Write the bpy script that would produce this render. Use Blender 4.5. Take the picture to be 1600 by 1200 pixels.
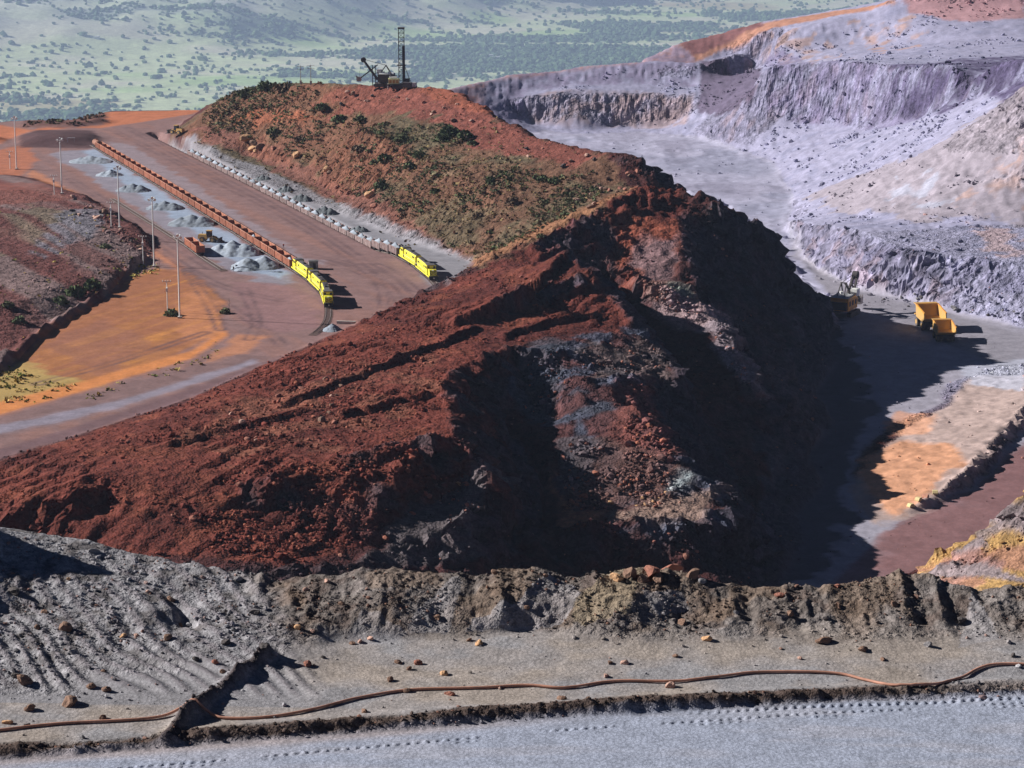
import bpy, bmesh, math, random
import numpy as np
from mathutils import Vector, Matrix, Quaternion

for o in list(bpy.data.objects):
    bpy.data.objects.remove(o)
scene = bpy.context.scene
COL = scene.collection
random.seed(7)
rng = np.random.default_rng(7)

# ------------------------------------------------------------------ camera
FPX = 3900.0                    # focal length in pixels of the 1600 px photograph
PITCH = math.radians(13.2)
CAMZ = 150.0
cam_d = bpy.data.cameras.new('camera')
cam_d.sensor_width = 36.0
cam_d.lens = 36.0 * FPX / 1600.0
cam_d.clip_start = 1.0
cam_d.clip_end = 80000.0
cam = bpy.data.objects.new('camera', cam_d)
cam.location = (0, 0, CAMZ)
cam.rotation_euler = (math.radians(90) - PITCH, 0, 0)
COL.objects.link(cam)
scene.camera = cam

# ------------------------------------------------------------------ world, sun, exposure
SUN_EL = math.radians(28.0)
SUN_TRAVEL = Vector((1.0, -0.22, 0.0)).normalized()      # the light travels to the right and a little towards us
sun_to = Vector((-SUN_TRAVEL.x * math.cos(SUN_EL), -SUN_TRAVEL.y * math.cos(SUN_EL), math.sin(SUN_EL)))
world = bpy.data.worlds.new('World')
scene.world = world
world.use_nodes = True
wn = world.node_tree.nodes
wl = world.node_tree.links
bg = wn['Background']
sky = wn.new('ShaderNodeTexSky')
sky.sky_type = 'NISHITA'
sky.sun_disc = False
sky.sun_elevation = SUN_EL
sky.sun_rotation = math.atan2(sun_to.x, sun_to.y)
sky.altitude = 300
sky.air_density = 0.2
sky.dust_density = 0.1
sky.ozone_density = 2.0
wl.new(sky.outputs[0], bg.inputs[0])
bg.inputs[1].default_value = 0.05
sun_d = bpy.data.lights.new('sun', 'SUN')
sun_d.energy = 5.0
sun_d.angle = math.radians(0.5)
sun_d.color = (1.0, 0.965, 0.90)
sun = bpy.data.objects.new('sun', sun_d)
sun.rotation_mode = 'QUATERNION'
sun.rotation_quaternion = (-sun_to).to_track_quat('-Z', 'Y')
sun.location = (-200, 0, 400)
COL.objects.link(sun)
scene.view_settings.view_transform = 'Standard'
scene.view_settings.look = 'None'
scene.view_settings.gamma = 1.0
scene.view_settings.use_curve_mapping = False
scene.view_settings.exposure = 0.54

# ------------------------------------------------------------------ surveying: photo pixel -> place
CP, SP = math.cos(PITCH), math.sin(PITCH)
def ray(px, py):
    a = (px - 800.0); b = (600.0 - py)
    return Vector((a, FPX * CP + b * SP, -FPX * SP + b * CP))
def P(px, py, z):
    r = ray(px, py); t = (z - CAMZ) / r.z
    return Vector((r.x * t, r.y * t, z))
def PD(px, py, d):
    r = ray(px, py); t = d / r.y
    return Vector((r.x * t, d, CAMZ + r.z * t))

# ------------------------------------------------------------------ numpy noise
def _h(ix, iy, iz, seed):
    n = (ix.astype(np.int64) * 374761393 + iy.astype(np.int64) * 668265263 + iz.astype(np.int64) * 2147483647 + seed * 974634777) & 0xFFFFFFFF
    n = ((n ^ (n >> 13)) * 1274126177) & 0xFFFFFFFF
    n = ((n ^ (n >> 16)) * 2246822519) & 0xFFFFFFFF
    n = n ^ (n >> 15)
    return (n & 0xFFFFFF).astype(np.float64) / 8388608.0 - 1.0
def noise2(x, y, seed=0):
    x = np.asarray(x, float); y = np.asarray(y, float)
    ix = np.floor(x); iy = np.floor(y); fx = x - ix; fy = y - iy
    fx = fx * fx * (3 - 2 * fx); fy = fy * fy * (3 - 2 * fy)
    z = np.zeros_like(ix)
    a = _h(ix, iy, z, seed); b = _h(ix + 1, iy, z, seed); c = _h(ix, iy + 1, z, seed); d = _h(ix + 1, iy + 1, z, seed)
    return (a * (1 - fx) + b * fx) * (1 - fy) + (c * (1 - fx) + d * fx) * fy
def noise3(x, y, z, seed=0):
    ix = np.floor(x); iy = np.floor(y); iz = np.floor(z); fx = x - ix; fy = y - iy; fz = z - iz
    fx = fx * fx * (3 - 2 * fx); fy = fy * fy * (3 - 2 * fy); fz = fz * fz * (3 - 2 * fz)
    def L(k):
        a = _h(ix, iy, iz + k, seed); b = _h(ix + 1, iy, iz + k, seed); c = _h(ix, iy + 1, iz + k, seed); d = _h(ix + 1, iy + 1, iz + k, seed)
        return (a * (1 - fx) + b * fx) * (1 - fy) + (c * (1 - fx) + d * fx) * fy
    return L(0) * (1 - fz) + L(1) * fz
def fbm2(x, y, octv=4, seed=0, gain=0.5):
    s = 0; a = 1.0; t = 0
    for k in range(octv):
        s = s + a * noise2(x * 2 ** k + 17.3 * k, y * 2 ** k - 9.1 * k, seed + k); t += a; a *= gain
    return s / t
def fbm3(x, y, z, octv=3, seed=0, gain=0.5):
    s = 0; a = 1.0; t = 0
    for k in range(octv):
        s = s + a * noise3(x * 2 ** k + 17.3 * k, y * 2 ** k - 9.1 * k, z * 2 ** k + 3.7 * k, seed + k); t += a; a *= gain
    return s / t
def ridged2(x, y, octv=4, seed=0):
    s = 0; a = 1.0; t = 0
    for k in range(octv):
        s = s + a * (1 - 2 * np.abs(noise2(x * 2 ** k + 5.3 * k, y * 2 ** k + 7.7 * k, seed + k))); t += a; a *= 0.5
    return s / t
def sstep(a, b, x):
    t = np.clip((x - a) / (b - a), 0, 1)
    return t * t * (3 - 2 * t)

# ------------------------------------------------------------------ ground surfaces from break lines
class Field:
    """height field relaxed between surveyed break lines (crests, toes, bench rims)"""
    def __init__(s, x0, x1, y0, y1, step):
        s.x0, s.y0, s.step = x0, y0, step
        s.nx = int(round((x1 - x0) / step)) + 1; s.ny = int(round((y1 - y0) / step)) + 1
        s.M = np.zeros((s.ny, s.nx), bool); s.V = np.zeros((s.ny, s.nx))
        s.H = None
    def line(s, pts):
        pts = [np.array(p, float) for p in pts]
        for a, b in zip(pts[:-1], pts[1:]):
            n = max(2, int(np.hypot(*(b - a)[:2]) / (s.step * 0.45)) + 2)
            t = np.linspace(0, 1, n)[:, None]
            q = a * (1 - t) + b * t
            j = np.round((q[:, 0] - s.x0) / s.step).astype(int); i = np.round((q[:, 1] - s.y0) / s.step).astype(int)
            ok = (i >= 0) & (i < s.ny) & (j >= 0) & (j < s.nx)
            s.M[i[ok], j[ok]] = True; s.V[i[ok], j[ok]] = q[ok, 2]
    def area(s, pts, z):
        xs = s.x0 + np.arange(s.nx) * s.step; ys = s.y0 + np.arange(s.ny) * s.step
        X, Y = np.meshgrid(xs, ys)
        m = inpoly(X, Y, [(p[0], p[1]) for p in pts])
        s.M[m] = True
        s.V[m] = z(X[m], Y[m]) if callable(z) else z
    def clear(s, pts):
        xs = s.x0 + np.arange(s.nx) * s.step; ys = s.y0 + np.arange(s.ny) * s.step
        X, Y = np.meshgrid(xs, ys)
        s.M[inpoly(X, Y, [(p[0], p[1]) for p in pts])] = False
    def solve(s, levels=5, iters=220):
        pyr = [(s.M.astype(float), s.V * s.M)]
        for k in range(levels - 1):
            m, v = pyr[-1]
            ny, nx = (m.shape[0] + 1) // 2, (m.shape[1] + 1) // 2
            mp = np.zeros((ny * 2, nx * 2)); vp = np.zeros((ny * 2, nx * 2))
            mp[:m.shape[0], :m.shape[1]] = m; vp[:m.shape[0], :m.shape[1]] = v
            mm = mp.reshape(ny, 2, nx, 2).sum((1, 3)); vv = vp.reshape(ny, 2, nx, 2).sum((1, 3))
            c = np.maximum(mm, 1)
            pyr.append(((mm > 0).astype(float), vv / c * (mm > 0)))
        H = None
        for lv, (m, v) in enumerate(reversed(pyr)):
            if H is None:
                H = np.full(m.shape, v.sum() / max(1, m.sum()))
            else:
                H = np.repeat(np.repeat(H, 2, 0), 2, 1)[:m.shape[0], :m.shape[1]]
            mb = m > 0
            H[mb] = v[mb]
            n = iters * (4 if lv == 0 else 1)
            for it in range(n):
                Q = np.pad(H, 1, mode='edge')
                H = 0.25 * (Q[:-2, 1:-1] + Q[2:, 1:-1] + Q[1:-1, :-2] + Q[1:-1, 2:])
                H[mb] = v[mb]
        s.H = H
    def smooth(s, n=1):
        for k in range(n):
            Q = np.pad(s.H, 1, mode='edge')
            s.H = 0.5 * s.H + 0.125 * (Q[:-2, 1:-1] + Q[2:, 1:-1] + Q[1:-1, :-2] + Q[1:-1, 2:])
    def at(s, x, y):
        u = np.clip((np.asarray(x, float) - s.x0) / s.step, 0, s.nx - 1.001); v = np.clip((np.asarray(y, float) - s.y0) / s.step, 0, s.ny - 1.001)
        j = u.astype(int); i = v.astype(int); fu = u - j; fv = v - i
        H = s.H
        return (H[i, j] * (1 - fu) + H[i, j + 1] * fu) * (1 - fv) + (H[i + 1, j] * (1 - fu) + H[i + 1, j + 1] * fu) * fv
def inpoly(X, Y, pts):
    ins = np.zeros(np.shape(X), bool)
    n = len(pts)
    for k in range(n):
        x1, y1 = pts[k]; x2, y2 = pts[(k + 1) % n]
        if y1 == y2: continue
        c = ((y1 > Y) != (y2 > Y)) & (X < (x2 - x1) * (Y - y1) / (y2 - y1) + x1)
        ins ^= c
    return ins
def seg_dist(X, Y, pts):
    """distance to a polyline and arc length along it"""
    best = np.full(np.shape(X), 1e9); arc = np.zeros(np.shape(X)); L = 0
    for (ax, ay), (bx, by) in zip(pts[:-1], pts[1:]):
        dx, dy = bx - ax, by - ay; l2 = dx * dx + dy * dy + 1e-12
        t = np.clip(((X - ax) * dx + (Y - ay) * dy) / l2, 0, 1)
        d = np.hypot(X - ax - t * dx, Y - ay - t * dy)
        m = d < best
        best[m] = d[m]; arc[m] = (L + t * math.sqrt(l2))[m]
        L += math.sqrt(l2)
    return best, arc

# ------------------------------------------------------------------ object helpers
def tag(o, label=None, cat=None, group=None, kind=None):
    if label: o['label'] = label
    if cat: o['category'] = cat
    if group: o['group'] = group
    if kind: o['kind'] = kind
    return o
def empty(name, loc=(0, 0, 0), rz=0.0):
    o = bpy.data.objects.new(name, None)
    o.empty_display_size = 0.5
    o.location = loc; o.rotation_euler = (0, 0, rz)
    COL.objects.link(o)
    return o
def link_mesh(name, me, mat=None, parent=None):
    o = bpy.data.objects.new(name, me)
    if mat is not None and not me.materials: me.materials.append(mat)
    COL.objects.link(o)
    if parent is not None: o.parent = parent
    return o
def np_mesh(name, verts, faces, smooth=False, cols=None):
    """verts (n,3) array, faces (m,3) or (m,4) array"""
    me = bpy.data.meshes.new(name)
    verts = np.asarray(verts, np.float32); faces = np.asarray(faces, np.int32)
    k = faces.shape[1]
    me.vertices.add(len(verts)); me.vertices.foreach_set('co', verts.ravel())
    me.loops.add(faces.size); me.loops.foreach_set('vertex_index', faces.ravel())
    me.polygons.add(len(faces)); me.polygons.foreach_set('loop_start', np.arange(0, faces.size, k, dtype=np.int32))
    sm = np.full(len(faces), smooth, bool) if np.isscalar(smooth) else np.asarray(smooth, bool)
    me.polygons.foreach_set('use_smooth', sm)
    if cols is not None:
        at = me.attributes.new('Col', 'FLOAT_COLOR', 'POINT')
        c = np.ones((len(verts), 4), np.float32); c[:, :3] = cols
        at.data.foreach_set('color', c.ravel())
    me.update(calc_edges=True)
    return me
def grid_faces(ny, nx):
    i, j = np.meshgrid(np.arange(ny - 1), np.arange(nx - 1), indexing='ij')
    a = (i * nx + j).ravel()
    return np.stack([a, a + 1, a + nx + 1, a + nx], 1)
class MB:
    """collects simple solids into one mesh"""
    def __init__(s): s.v = []; s.f = []
    def raw(s, v, f, M=None):
        b = len(s.v)
        for p in v:
            p = Vector(p)
            s.v.append(tuple(M @ p if M is not None else p))
        for q in f: s.f.append(tuple(b + i for i in q))
        return s
    def box(s, c, d, M=None, taper=(1, 1), shift=(0, 0)):
        x, y, z = d[0] / 2, d[1] / 2, d[2] / 2
        v = []
        for sz in (-1, 1):
            tx, ty = (taper if sz > 0 else (1, 1)); ox, oy = (shift if sz > 0 else (0, 0))
            for sx, sy in ((-1, -1), (1, -1), (1, 1), (-1, 1)):
                v.append((c[0] + sx * x * tx + ox, c[1] + sy * y * ty + oy, c[2] + sz * z))
        return s.raw(v, [(3, 2, 1, 0), (4, 5, 6, 7), (0, 1, 5, 4), (1, 2, 6, 5), (2, 3, 7, 6), (3, 0, 4, 7)], M)
    def bar(s, a, b, w, h=None):
        a = Vector(a); b = Vector(b); d = b - a
        if d.length < 1e-6: return s
        h = h or w
        q = d.to_track_quat('Z', 'Y')
        M = Matrix.Translation((a + b) / 2) @ q.to_matrix().to_4x4()
        return s.box((0, 0, 0), (w, h, d.length), M)
    def cyl(s, a, b, r, r2=None, n=10, cap=True):
        a = Vector(a); b = Vector(b); d = b - a; r2 = r if r2 is None else r2
        q = d.to_track_quat('Z', 'Y'); v = []
        for p, rr in ((a, r), (b, r2)):
            for k in range(n):
                t = 2 * math.pi * k / n
                v.append(p + q @ Vector((rr * math.cos(t), rr * math.sin(t), 0)))
        f = [(k, (k + 1) % n, n + (k + 1) % n, n + k) for k in range(n)]
        if cap: f += [tuple(range(n - 1, -1, -1)), tuple(range(n, 2 * n))]
        return s.raw(v, f)
    def prism(s, poly, y0, y1, M=None):
        """polygon in the xz plane, extruded along y"""
        n = len(poly)
        v = [(p[0], y0, p[1]) for p in poly] + [(p[0], y1, p[1]) for p in poly]
        f = [tuple(range(n)), tuple(range(2 * n - 1, n - 1, -1))] + [(k, n + k, n + (k + 1) % n, (k + 1) % n) for k in range(n)]
        return s.raw(v, f, M)
    def tube(s, pts, r, n=6):
        pts = [Vector(p) for p in pts]; m = len(pts); v = []; f = []
        for k, p in enumerate(pts):
            d = (pts[min(k + 1, m - 1)] - pts[max(k - 1, 0)]).normalized()
            q = d.to_track_quat('Z', 'Y')
            for i in range(n):
                t = 2 * math.pi * i / n
                v.append(p + q @ Vector((r * math.cos(t), r * math.sin(t), 0)))
        for k in range(m - 1):
            for i in range(n):
                f.append((k * n + i, k * n + (i + 1) % n, (k + 1) * n + (i + 1) % n, (k + 1) * n + i))
        f += [tuple(range(n - 1, -1, -1)), tuple(range((m - 1) * n, m * n))]
        return s.raw(v, f)
    def build(s, name, mat, parent=None, smooth=False, bevel=0):
        me = bpy.data.meshes.new(name)
        me.from_pydata(s.v, [], s.f)
        bm = bmesh.new(); bm.from_mesh(me)
        bmesh.ops.recalc_face_normals(bm, faces=bm.faces)
        if bevel:
            bmesh.ops.bevel(bm, geom=[e for e in bm.edges if len(e.link_faces) == 2 and e.calc_face_angle(0) > 0.6], offset=bevel, segments=1, affect='EDGES')
        bm.to_mesh(me); bm.free()
        if smooth:
            me.polygons.foreach_set('use_smooth', np.ones(len(me.polygons), bool))
        me.update()
        return link_mesh(name, me, mat, parent)
def copy_tree(o, parent=None):
    c = o.copy(); COL.objects.link(c); c.parent = parent
    for ch in KIDS.get(o.name, []):
        copy_tree(ch, c)
    return c
KIDS = {}
def index_kids(o):
    """remember a finished thing's parts so that copies can be made quickly"""
    KIDS[o.name] = list(o.children)
    for c in o.children: index_kids(c)

# ------------------------------------------------------------------ materials
def new_mat(name):
    m = bpy.data.materials.new(name); m.use_nodes = True
    return m, m.node_tree.nodes, m.node_tree.links, m.node_tree.nodes['Principled BSDF']
def mat_plain(name, col, rough=0.8, metal=0.0, var=0.25, scale=1.5, dirt=None, bump=0.0, spec=0.3, rnd=0.0):
    """paint, metal, cloth: one colour with grimy noise"""
    m, n, l, b = new_mat(name)
    col = tuple(min(.85, c * 1.3) for c in col)
    if dirt: dirt = tuple(min(.8, c * 1.3) for c in dirt)
    tc = n.new('ShaderNodeTexCoord')
    nz = n.new('ShaderNodeTexNoise'); nz.inputs['Scale'].default_value = scale; nz.inputs['Detail'].default_value = 6
    l.new(tc.outputs['Object'], nz.inputs['Vector'])
    mx = n.new('ShaderNodeMix'); mx.data_type = 'RGBA'
    d = dirt or tuple(c * (1 - var) for c in col)
    rm = n.new('ShaderNodeMapRange'); rm.inputs['From Min'].default_value = 0.42; rm.inputs['From Max'].default_value = 0.68
    l.new(nz.outputs[0], rm.inputs['Value'])
    l.new(rm.outputs[0], mx.inputs['Factor'])
    mx.inputs['A'].default_value = (*col, 1); mx.inputs['B'].default_value = (*d, 1)
    if rnd:
        oi = n.new('ShaderNodeObjectInfo'); mr = n.new('ShaderNodeMapRange'); mr.inputs['To Min'].default_value = 1 - rnd; mr.inputs['To Max'].default_value = 1 + rnd
        sv = n.new('ShaderNodeVectorMath'); sv.operation = 'SCALE'
        l.new(oi.outputs['Random'], mr.inputs['Value']); l.new(mx.outputs['Result'], sv.inputs[0]); l.new(mr.outputs[0], sv.inputs['Scale']); l.new(sv.outputs[0], b.inputs['Base Color'])
    else:
        l.new(mx.outputs['Result'], b.inputs['Base Color'])
    b.inputs['Roughness'].default_value = rough; b.inputs['Metallic'].default_value = metal
    b.inputs['Specular IOR Level'].default_value = spec
    if bump:
        bp = n.new('ShaderNodeBump'); bp.inputs['Strength'].default_value = bump; bp.inputs['Distance'].default_value = 0.1
        l.new(nz.outputs[0], bp.inputs['Height']); l.new(bp.outputs[0], b.inputs['Normal'])
    return m
def mat_ground(name, scales=(0.35, 1.3, 5.0), dist=0.6, var=0.30, strength=0.8, rocky=None):
    """earth: vertex colour varied by grain, clods and grit, with fine relief"""
    m, n, l, b = new_mat(name)
    at = n.new('ShaderNodeAttribute'); at.attribute_name = 'Col'
    geo = n.new('ShaderNodeNewGeometry')
    prev = None; hts = []
    mul = None
    for k, sc in enumerate(scales):
        nz = n.new('ShaderNodeTexNoise'); nz.inputs['Scale'].default_value = sc; nz.inputs['Detail'].default_value = 5; nz.inputs['Roughness'].default_value = 0.62
        l.new(geo.outputs['Position'], nz.inputs['Vector'])
        mr = n.new('ShaderNodeMapRange'); mr.inputs['From Min'].default_value = 0.28; mr.inputs['From Max'].default_value = 0.72
        mr.inputs['To Min'].default_value = 1 - var; mr.inputs['To Max'].default_value = 1 + var
        l.new(nz.outputs[0], mr.inputs['Value'])
        if mul is None: mul = mr.outputs[0]
        else:
            mm = n.new('ShaderNodeMath'); mm.operation = 'MULTIPLY'; l.new(mul, mm.inputs[0]); l.new(mr.outputs[0], mm.inputs[1]); mul = mm.outputs[0]
        ms = n.new('ShaderNodeMath'); ms.operation = 'MULTIPLY'; ms.inputs[1].default_value = 0.6 / sc * scales[0]
        l.new(nz.outputs[0], ms.inputs[0]); hts.append(ms.outputs[0])
    h = hts[0]
    for q in hts[1:]:
        ad = n.new('ShaderNodeMath'); ad.operation = 'ADD'; l.new(h, ad.inputs[0]); l.new(q, ad.inputs[1]); h = ad.outputs[0]
    for vs, va in (rocky or ()):
        vo = n.new('ShaderNodeTexVoronoi'); vo.feature = 'F1'; vo.inputs['Scale'].default_value = vs; vo.inputs['Randomness'].default_value = 1.0
        wn_ = n.new('ShaderNodeVectorMath'); wn_.operation = 'ADD'
        nv = n.new('ShaderNodeTexNoise'); nv.inputs['Scale'].default_value = vs * .8; nv.inputs['Detail'].default_value = 3
        l.new(geo.outputs['Position'], nv.inputs['Vector'])
        ns = n.new('ShaderNodeVectorMath'); ns.operation = 'SCALE'; ns.inputs['Scale'].default_value = 1.2 / vs
        l.new(nv.outputs['Color'], ns.inputs[0]); l.new(geo.outputs['Position'], wn_.inputs[0]); l.new(ns.outputs[0], wn_.inputs[1])
        l.new(wn_.outputs[0], vo.inputs['Vector'])
        ml = n.new('ShaderNodeMath'); ml.operation = 'MULTIPLY'; ml.inputs[1].default_value = -va
        l.new(vo.outputs['Distance'], ml.inputs[0])
        ad = n.new('ShaderNodeMath'); ad.operation = 'ADD'; l.new(h, ad.inputs[0]); l.new(ml.outputs[0], ad.inputs[1]); h = ad.outputs[0]
        dr = n.new('ShaderNodeMapRange'); dr.inputs['From Min'].default_value = .15; dr.inputs['From Max'].default_value = .75; dr.inputs['To Min'].default_value = 1.12; dr.inputs['To Max'].default_value = .78
        l.new(vo.outputs['Distance'], dr.inputs['Value'])
        mm = n.new('ShaderNodeMath'); mm.operation = 'MULTIPLY'; l.new(mul, mm.inputs[0]); l.new(dr.outputs[0], mm.inputs[1]); mul = mm.outputs[0]
    sc = n.new('ShaderNodeVectorMath'); sc.operation = 'SCALE'
    l.new(at.outputs['Color'], sc.inputs[0]); l.new(mul, sc.inputs['Scale'])
    l.new(sc.outputs[0], b.inputs['Base Color'])
    bp = n.new('ShaderNodeBump'); bp.inputs['Strength'].default_value = strength; bp.inputs['Distance'].default_value = dist
    l.new(h, bp.inputs['Height']); l.new(bp.outputs[0], b.inputs['Normal'])
    b.inputs['Roughness'].default_value = 0.95; b.inputs['Specular IOR Level'].default_value = 0.1
    return m

# ================================================================== THE MINE GROUND
def PL(f, pts):
    f.line([P(*p) for p in pts])
def PDL(f, pts):
    f.line([PD(*p) for p in pts])
mine = Field(-330, 440, 76, 1580, 1.5)
F = mine
# hidden fall below the near bench and the back of the hill
F.line([(-330, 84, 119), (440, 84, 119)]); F.line([(-330, 200, 20), (440, 200, 20)])
F.line([(-330, 300, -26), (440, 300, -30)]); F.line([(-330, 440, -26), (60, 440, -30), (90, 440, -36), (440, 440, -10)])
F.line([(-330, 485, -14), (-60, 485, -16), (0, 500, -24), (30, 520, -32)])
F.line([(-330, 1345, -60), (-60, 1345, -50)]); F.line([(-330, 1580, -190), (440, 1580, -120)])
F.line([(-110, 1255, -14), (-60, 1200, -4), (-30, 1130, 2)])
# yard
YARD = [(-500, 900), (0, 716), (150, 672), (300, 622), (420, 568), (500, 533), (545, 512), (600, 497), (650, 476), (700, 455), (745, 415), (735, 410), (660, 385), (600, 362), (540, 338), (470, 310), (400, 283), (340, 262), (300, 240), (262, 214), (290, 194), (325, 170), (250, 171), (160, 172), (60, 186), (0, 190), (-400, 200)]
F.area([P(x, y, 0) for x, y in YARD], 0.0)
F.line([P(-400, 200, 0), P(0, 190, 0), P(60, 186, 0), P(160, 172, 0), P(325, 170, 0)])
# mound beside the yard, with its rim and bank
MOUND = [(-200, 600), (0, 575), (18, 562), (60, 515), (110, 485), (168, 456), (195, 428), (236, 400), (243, 376), (210, 355), (175, 330), (125, 303), (60, 280), (0, 270), (-200, 262)]
F.clear([P(x, y, 0) for x, y in MOUND])
PL(F, [(x, y, 0) for x, y in MOUND])
PL(F, [(-60, 590, 2.5), (6, 556, 3.2), (40, 522, 3.4), (90, 488, 3.2), (160, 448, 2.8), (186, 422, 3), (226, 393, 2.5)])
PL(F, [(236, 376, 2.5), (203, 352, 4.5), (168, 330, 4.5), (120, 304, 3.2), (60, 282, 1.5), (0, 272, 1.2)])
PL(F, [(-60, 335, 6.5), (30, 335, 6.5), (90, 335, 6), (130, 350, 5.6)]); PL(F, [(-60, 400, 5.2), (40, 400, 5), (110, 400, 4.4)]); PL(F, [(-60, 480, 4.4), (0, 480, 4.2), (60, 460, 4), (150, 420, 4)])
# banks round the far end of the yard
for poly in ([(28, 230), (28, 210), (58, 201), (148, 202), (160, 214), (152, 232)], [(38, 199), (68, 182), (110, 175), (150, 171), (166, 174), (170, 192)], [(-40, 224), (-40, 200), (6, 202), (14, 212), (4, 222)]):
    F.clear([P(x, y, 0) for x, y in poly])
PL(F, [(-40, 208, 3.5), (2, 208, 3.5), (8, 213, 2)])
PL(F, [(50, 212, 3.2), (100, 212, 3.8), (140, 213, 2.8)])
PL(F, [(30, 212, 0.3), (60, 206, 3.5), (100, 205, 4), (146, 207, 3), (152, 214, 0)]); PL(F, [(30, 226, 0), (146, 228, 0)])
PL(F, [(45, 196, 0), (70, 185, 4), (110, 178, 6), (150, 174, 6), (161, 177, 4), (163, 190, 0)])
PL(F, [(165, 171, 2), (220, 168, 2.5), (270, 169, 2)])
# vegetated hill
PDL(F, [(300, 185, 1190), (330, 163, 1185), (345, 154, 1175), (380, 137, 1140), (430, 128, 1110), (480, 128, 1085), (560, 131, 1060), (620, 134, 1045), (690, 138, 1020), (720, 145, 1005), (737, 158, 985), (770, 181, 960), (830, 212, 925), (890, 228, 890), (945, 236, 875), (985, 240, 867), (1005, 246, 864), (1025, 270, 860), (1045, 297, 852)])
PL(F, [(300, 205, 6), (370, 205, 9), (390, 222, 6.5), (450, 240, 6), (480, 262, 3.5), (540, 288, 4.5), (580, 310, 2.5)])
PL(F, [(385, 240, 1.2), (440, 262, 1.2), (480, 282, 1), (550, 315, 1)])
PL(F, [(560, 200, 22), (640, 230, 20), (720, 270, 18), (800, 300, 17)])
# pit rim, nearest crest of the hill
PL(F, [(545, 510, 0.6), (570, 499, 1.5), (600, 486, 2.6), (650, 466, 4), (690, 449, 5.5), (720, 434, 7), (745, 420, 8.5), (800, 394, 12), (850, 370, 15), (890, 351, 17), (930, 333, 19), (965, 318, 20), (1000, 303, 20.5), (1050, 302, 20), (1108, 310, 19.5), (1128, 322, 18.5)])
# right wall skyline and foot
PL(F, [(1128, 322, 18.5), (1165, 343, 11), (1200, 372, 3), (1225, 402, -3), (1245, 432, -10), (1262, 456, -14), (1288, 466, -19), (1305, 485, -28)])
PL(F, [(1192, 447, -9.5), (1250, 445, -11.5)]); PL(F, [(1190, 464, -13.5), (1256, 463, -15.5)])
# pit floor
FL1 = [(1305, 487), (1282, 530), (1306, 568), (1268, 615), (1298, 660), (1256, 715), (1284, 758), (1240, 806), (1252, 850), (1218, 900), (1200, 960), (1400, 960), (1470, 885), (1600, 790), (1720, 715), (1720, 650), (1612, 662), (1590, 684), (1555, 724), (1505, 767), (1462, 791), (1410, 808), (1360, 790), (1330, 740), (1350, 700), (1400, 660), (1470, 630), (1480, 600), (1560, 570), (1720, 560), (1720, 540), (1600, 512), (1500, 492), (1420, 467), (1340, 452), (1285, 425), (1255, 402)]
def zfloor(py): return float(np.interp(py, [0, 500, 560, 900, 1000], [-30, -30, -30.5, -36, -37]))
_fy = [(P(1400, q, zfloor(q)).y, zfloor(q)) for q in range(1000, 460, -20)]
def zfloor_y(x, y): return np.interp(y, [q[0] for q in _fy], [q[1] for q in _fy])
F.area([P(x, y, zfloor(y)) for x, y in FL1], zfloor_y)
FL2 = [P(x, y, -30) for x, y in [(1310, 480), (1255, 402), (1232, 348), (1238, 308), (1205, 254), (1100, 220), (1000, 207), (900, 210), (850, 205)]] + [Vector(p + (-30,)) for p in [(-20, 1300), (0, 1180), (25, 1110), (55, 1040), (80, 960), (100, 900), (109, 880)]]
F.area(FL2, -30.0)
PL(F, [(1400, 798, -33.8), (1450, 778, -32.6), (1490, 748, -31.4), (1535, 702, -30.0), (1570, 660, -29.2), (1598, 634, -28.6), (1680, 590, -27.5)])
PL(F, [(1420, 700, -32.2), (1480, 660, -31.2), (1560, 610, -30)])
# red plateau, spurs and gullies between yard and pit
PL(F, [(-100, 775, 1), (0, 745, 1), (200, 690, 3), (330, 640, 4.5), (430, 590, 5), (520, 545, 5), (600, 515, 5.5), (690, 480, 7), (760, 450, 9), (830, 420, 13), (880, 405, 14)])
PL(F, [(880, 405, 14), (925, 425, 14), (880, 440, 12.5), (800, 468, 10), (720, 500, 8)])
PL(F, [(935, 447, 10), (880, 464, 8.5), (800, 492, 7), (740, 516, 6.5)])
PL(F, [(850, 385, 12.5), (900, 405, 8), (960, 455, -1), (1000, 510, -6), (1060, 600, -13), (1130, 720, -24), (1200, 850, -35)])
PL(F, [(925, 428, 14), (940, 447, 10), (1000, 520, 3), (1055, 572, -2), (1062, 590, -3)])
PL(F, [(760, 557, 6.5), (800, 545, 6), (850, 520, 6), (950, 520, 5)])
PL(F, [(830, 535, 5.5), (880, 545, 5)]); PL(F, [(890, 592, 1), (1000, 590, -1)])
PL(F, [(900, 610, -1), (950, 640, -4), (1000, 640, -3.5), (1040, 700, -9), (1085, 742, -13), (1150, 780, -18)])
PL(F, [(895, 640, -4), (880, 700, -9), (860, 780, -15)])
PL(F, [(870, 800, -16), (960, 790, -16), (1060, 790, -16), (1110, 800, -16.5), (1160, 795, -18)])
PL(F, [(880, 830, -17), (905, 836, -17), (960, 820, -17), (1030, 815, -17), (1100, 818, -17.5), (1150, 806, -19)])
PL(F, [(890, 890, -24), (1000, 895, -25), (1100, 895, -25.5), (1180, 890, -34)])
# spur under the rim, its lit cliff and ledge
PL(F, [(940, 345, 17), (1000, 332, 18), (1060, 340, 16.5), (1070, 400, 9), (1085, 455, 1)])
PL(F, [(960, 400, 7.5), (1000, 440, 4), (1050, 462, 1.5)])
PL(F, [(1010, 470, -1), (1080, 490, -3), (1142, 508, -3.5)]); PL(F, [(1090, 512, -6), (1142, 512, -4.5), (1172, 600, -14), (1190, 636, -20)])
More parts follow.
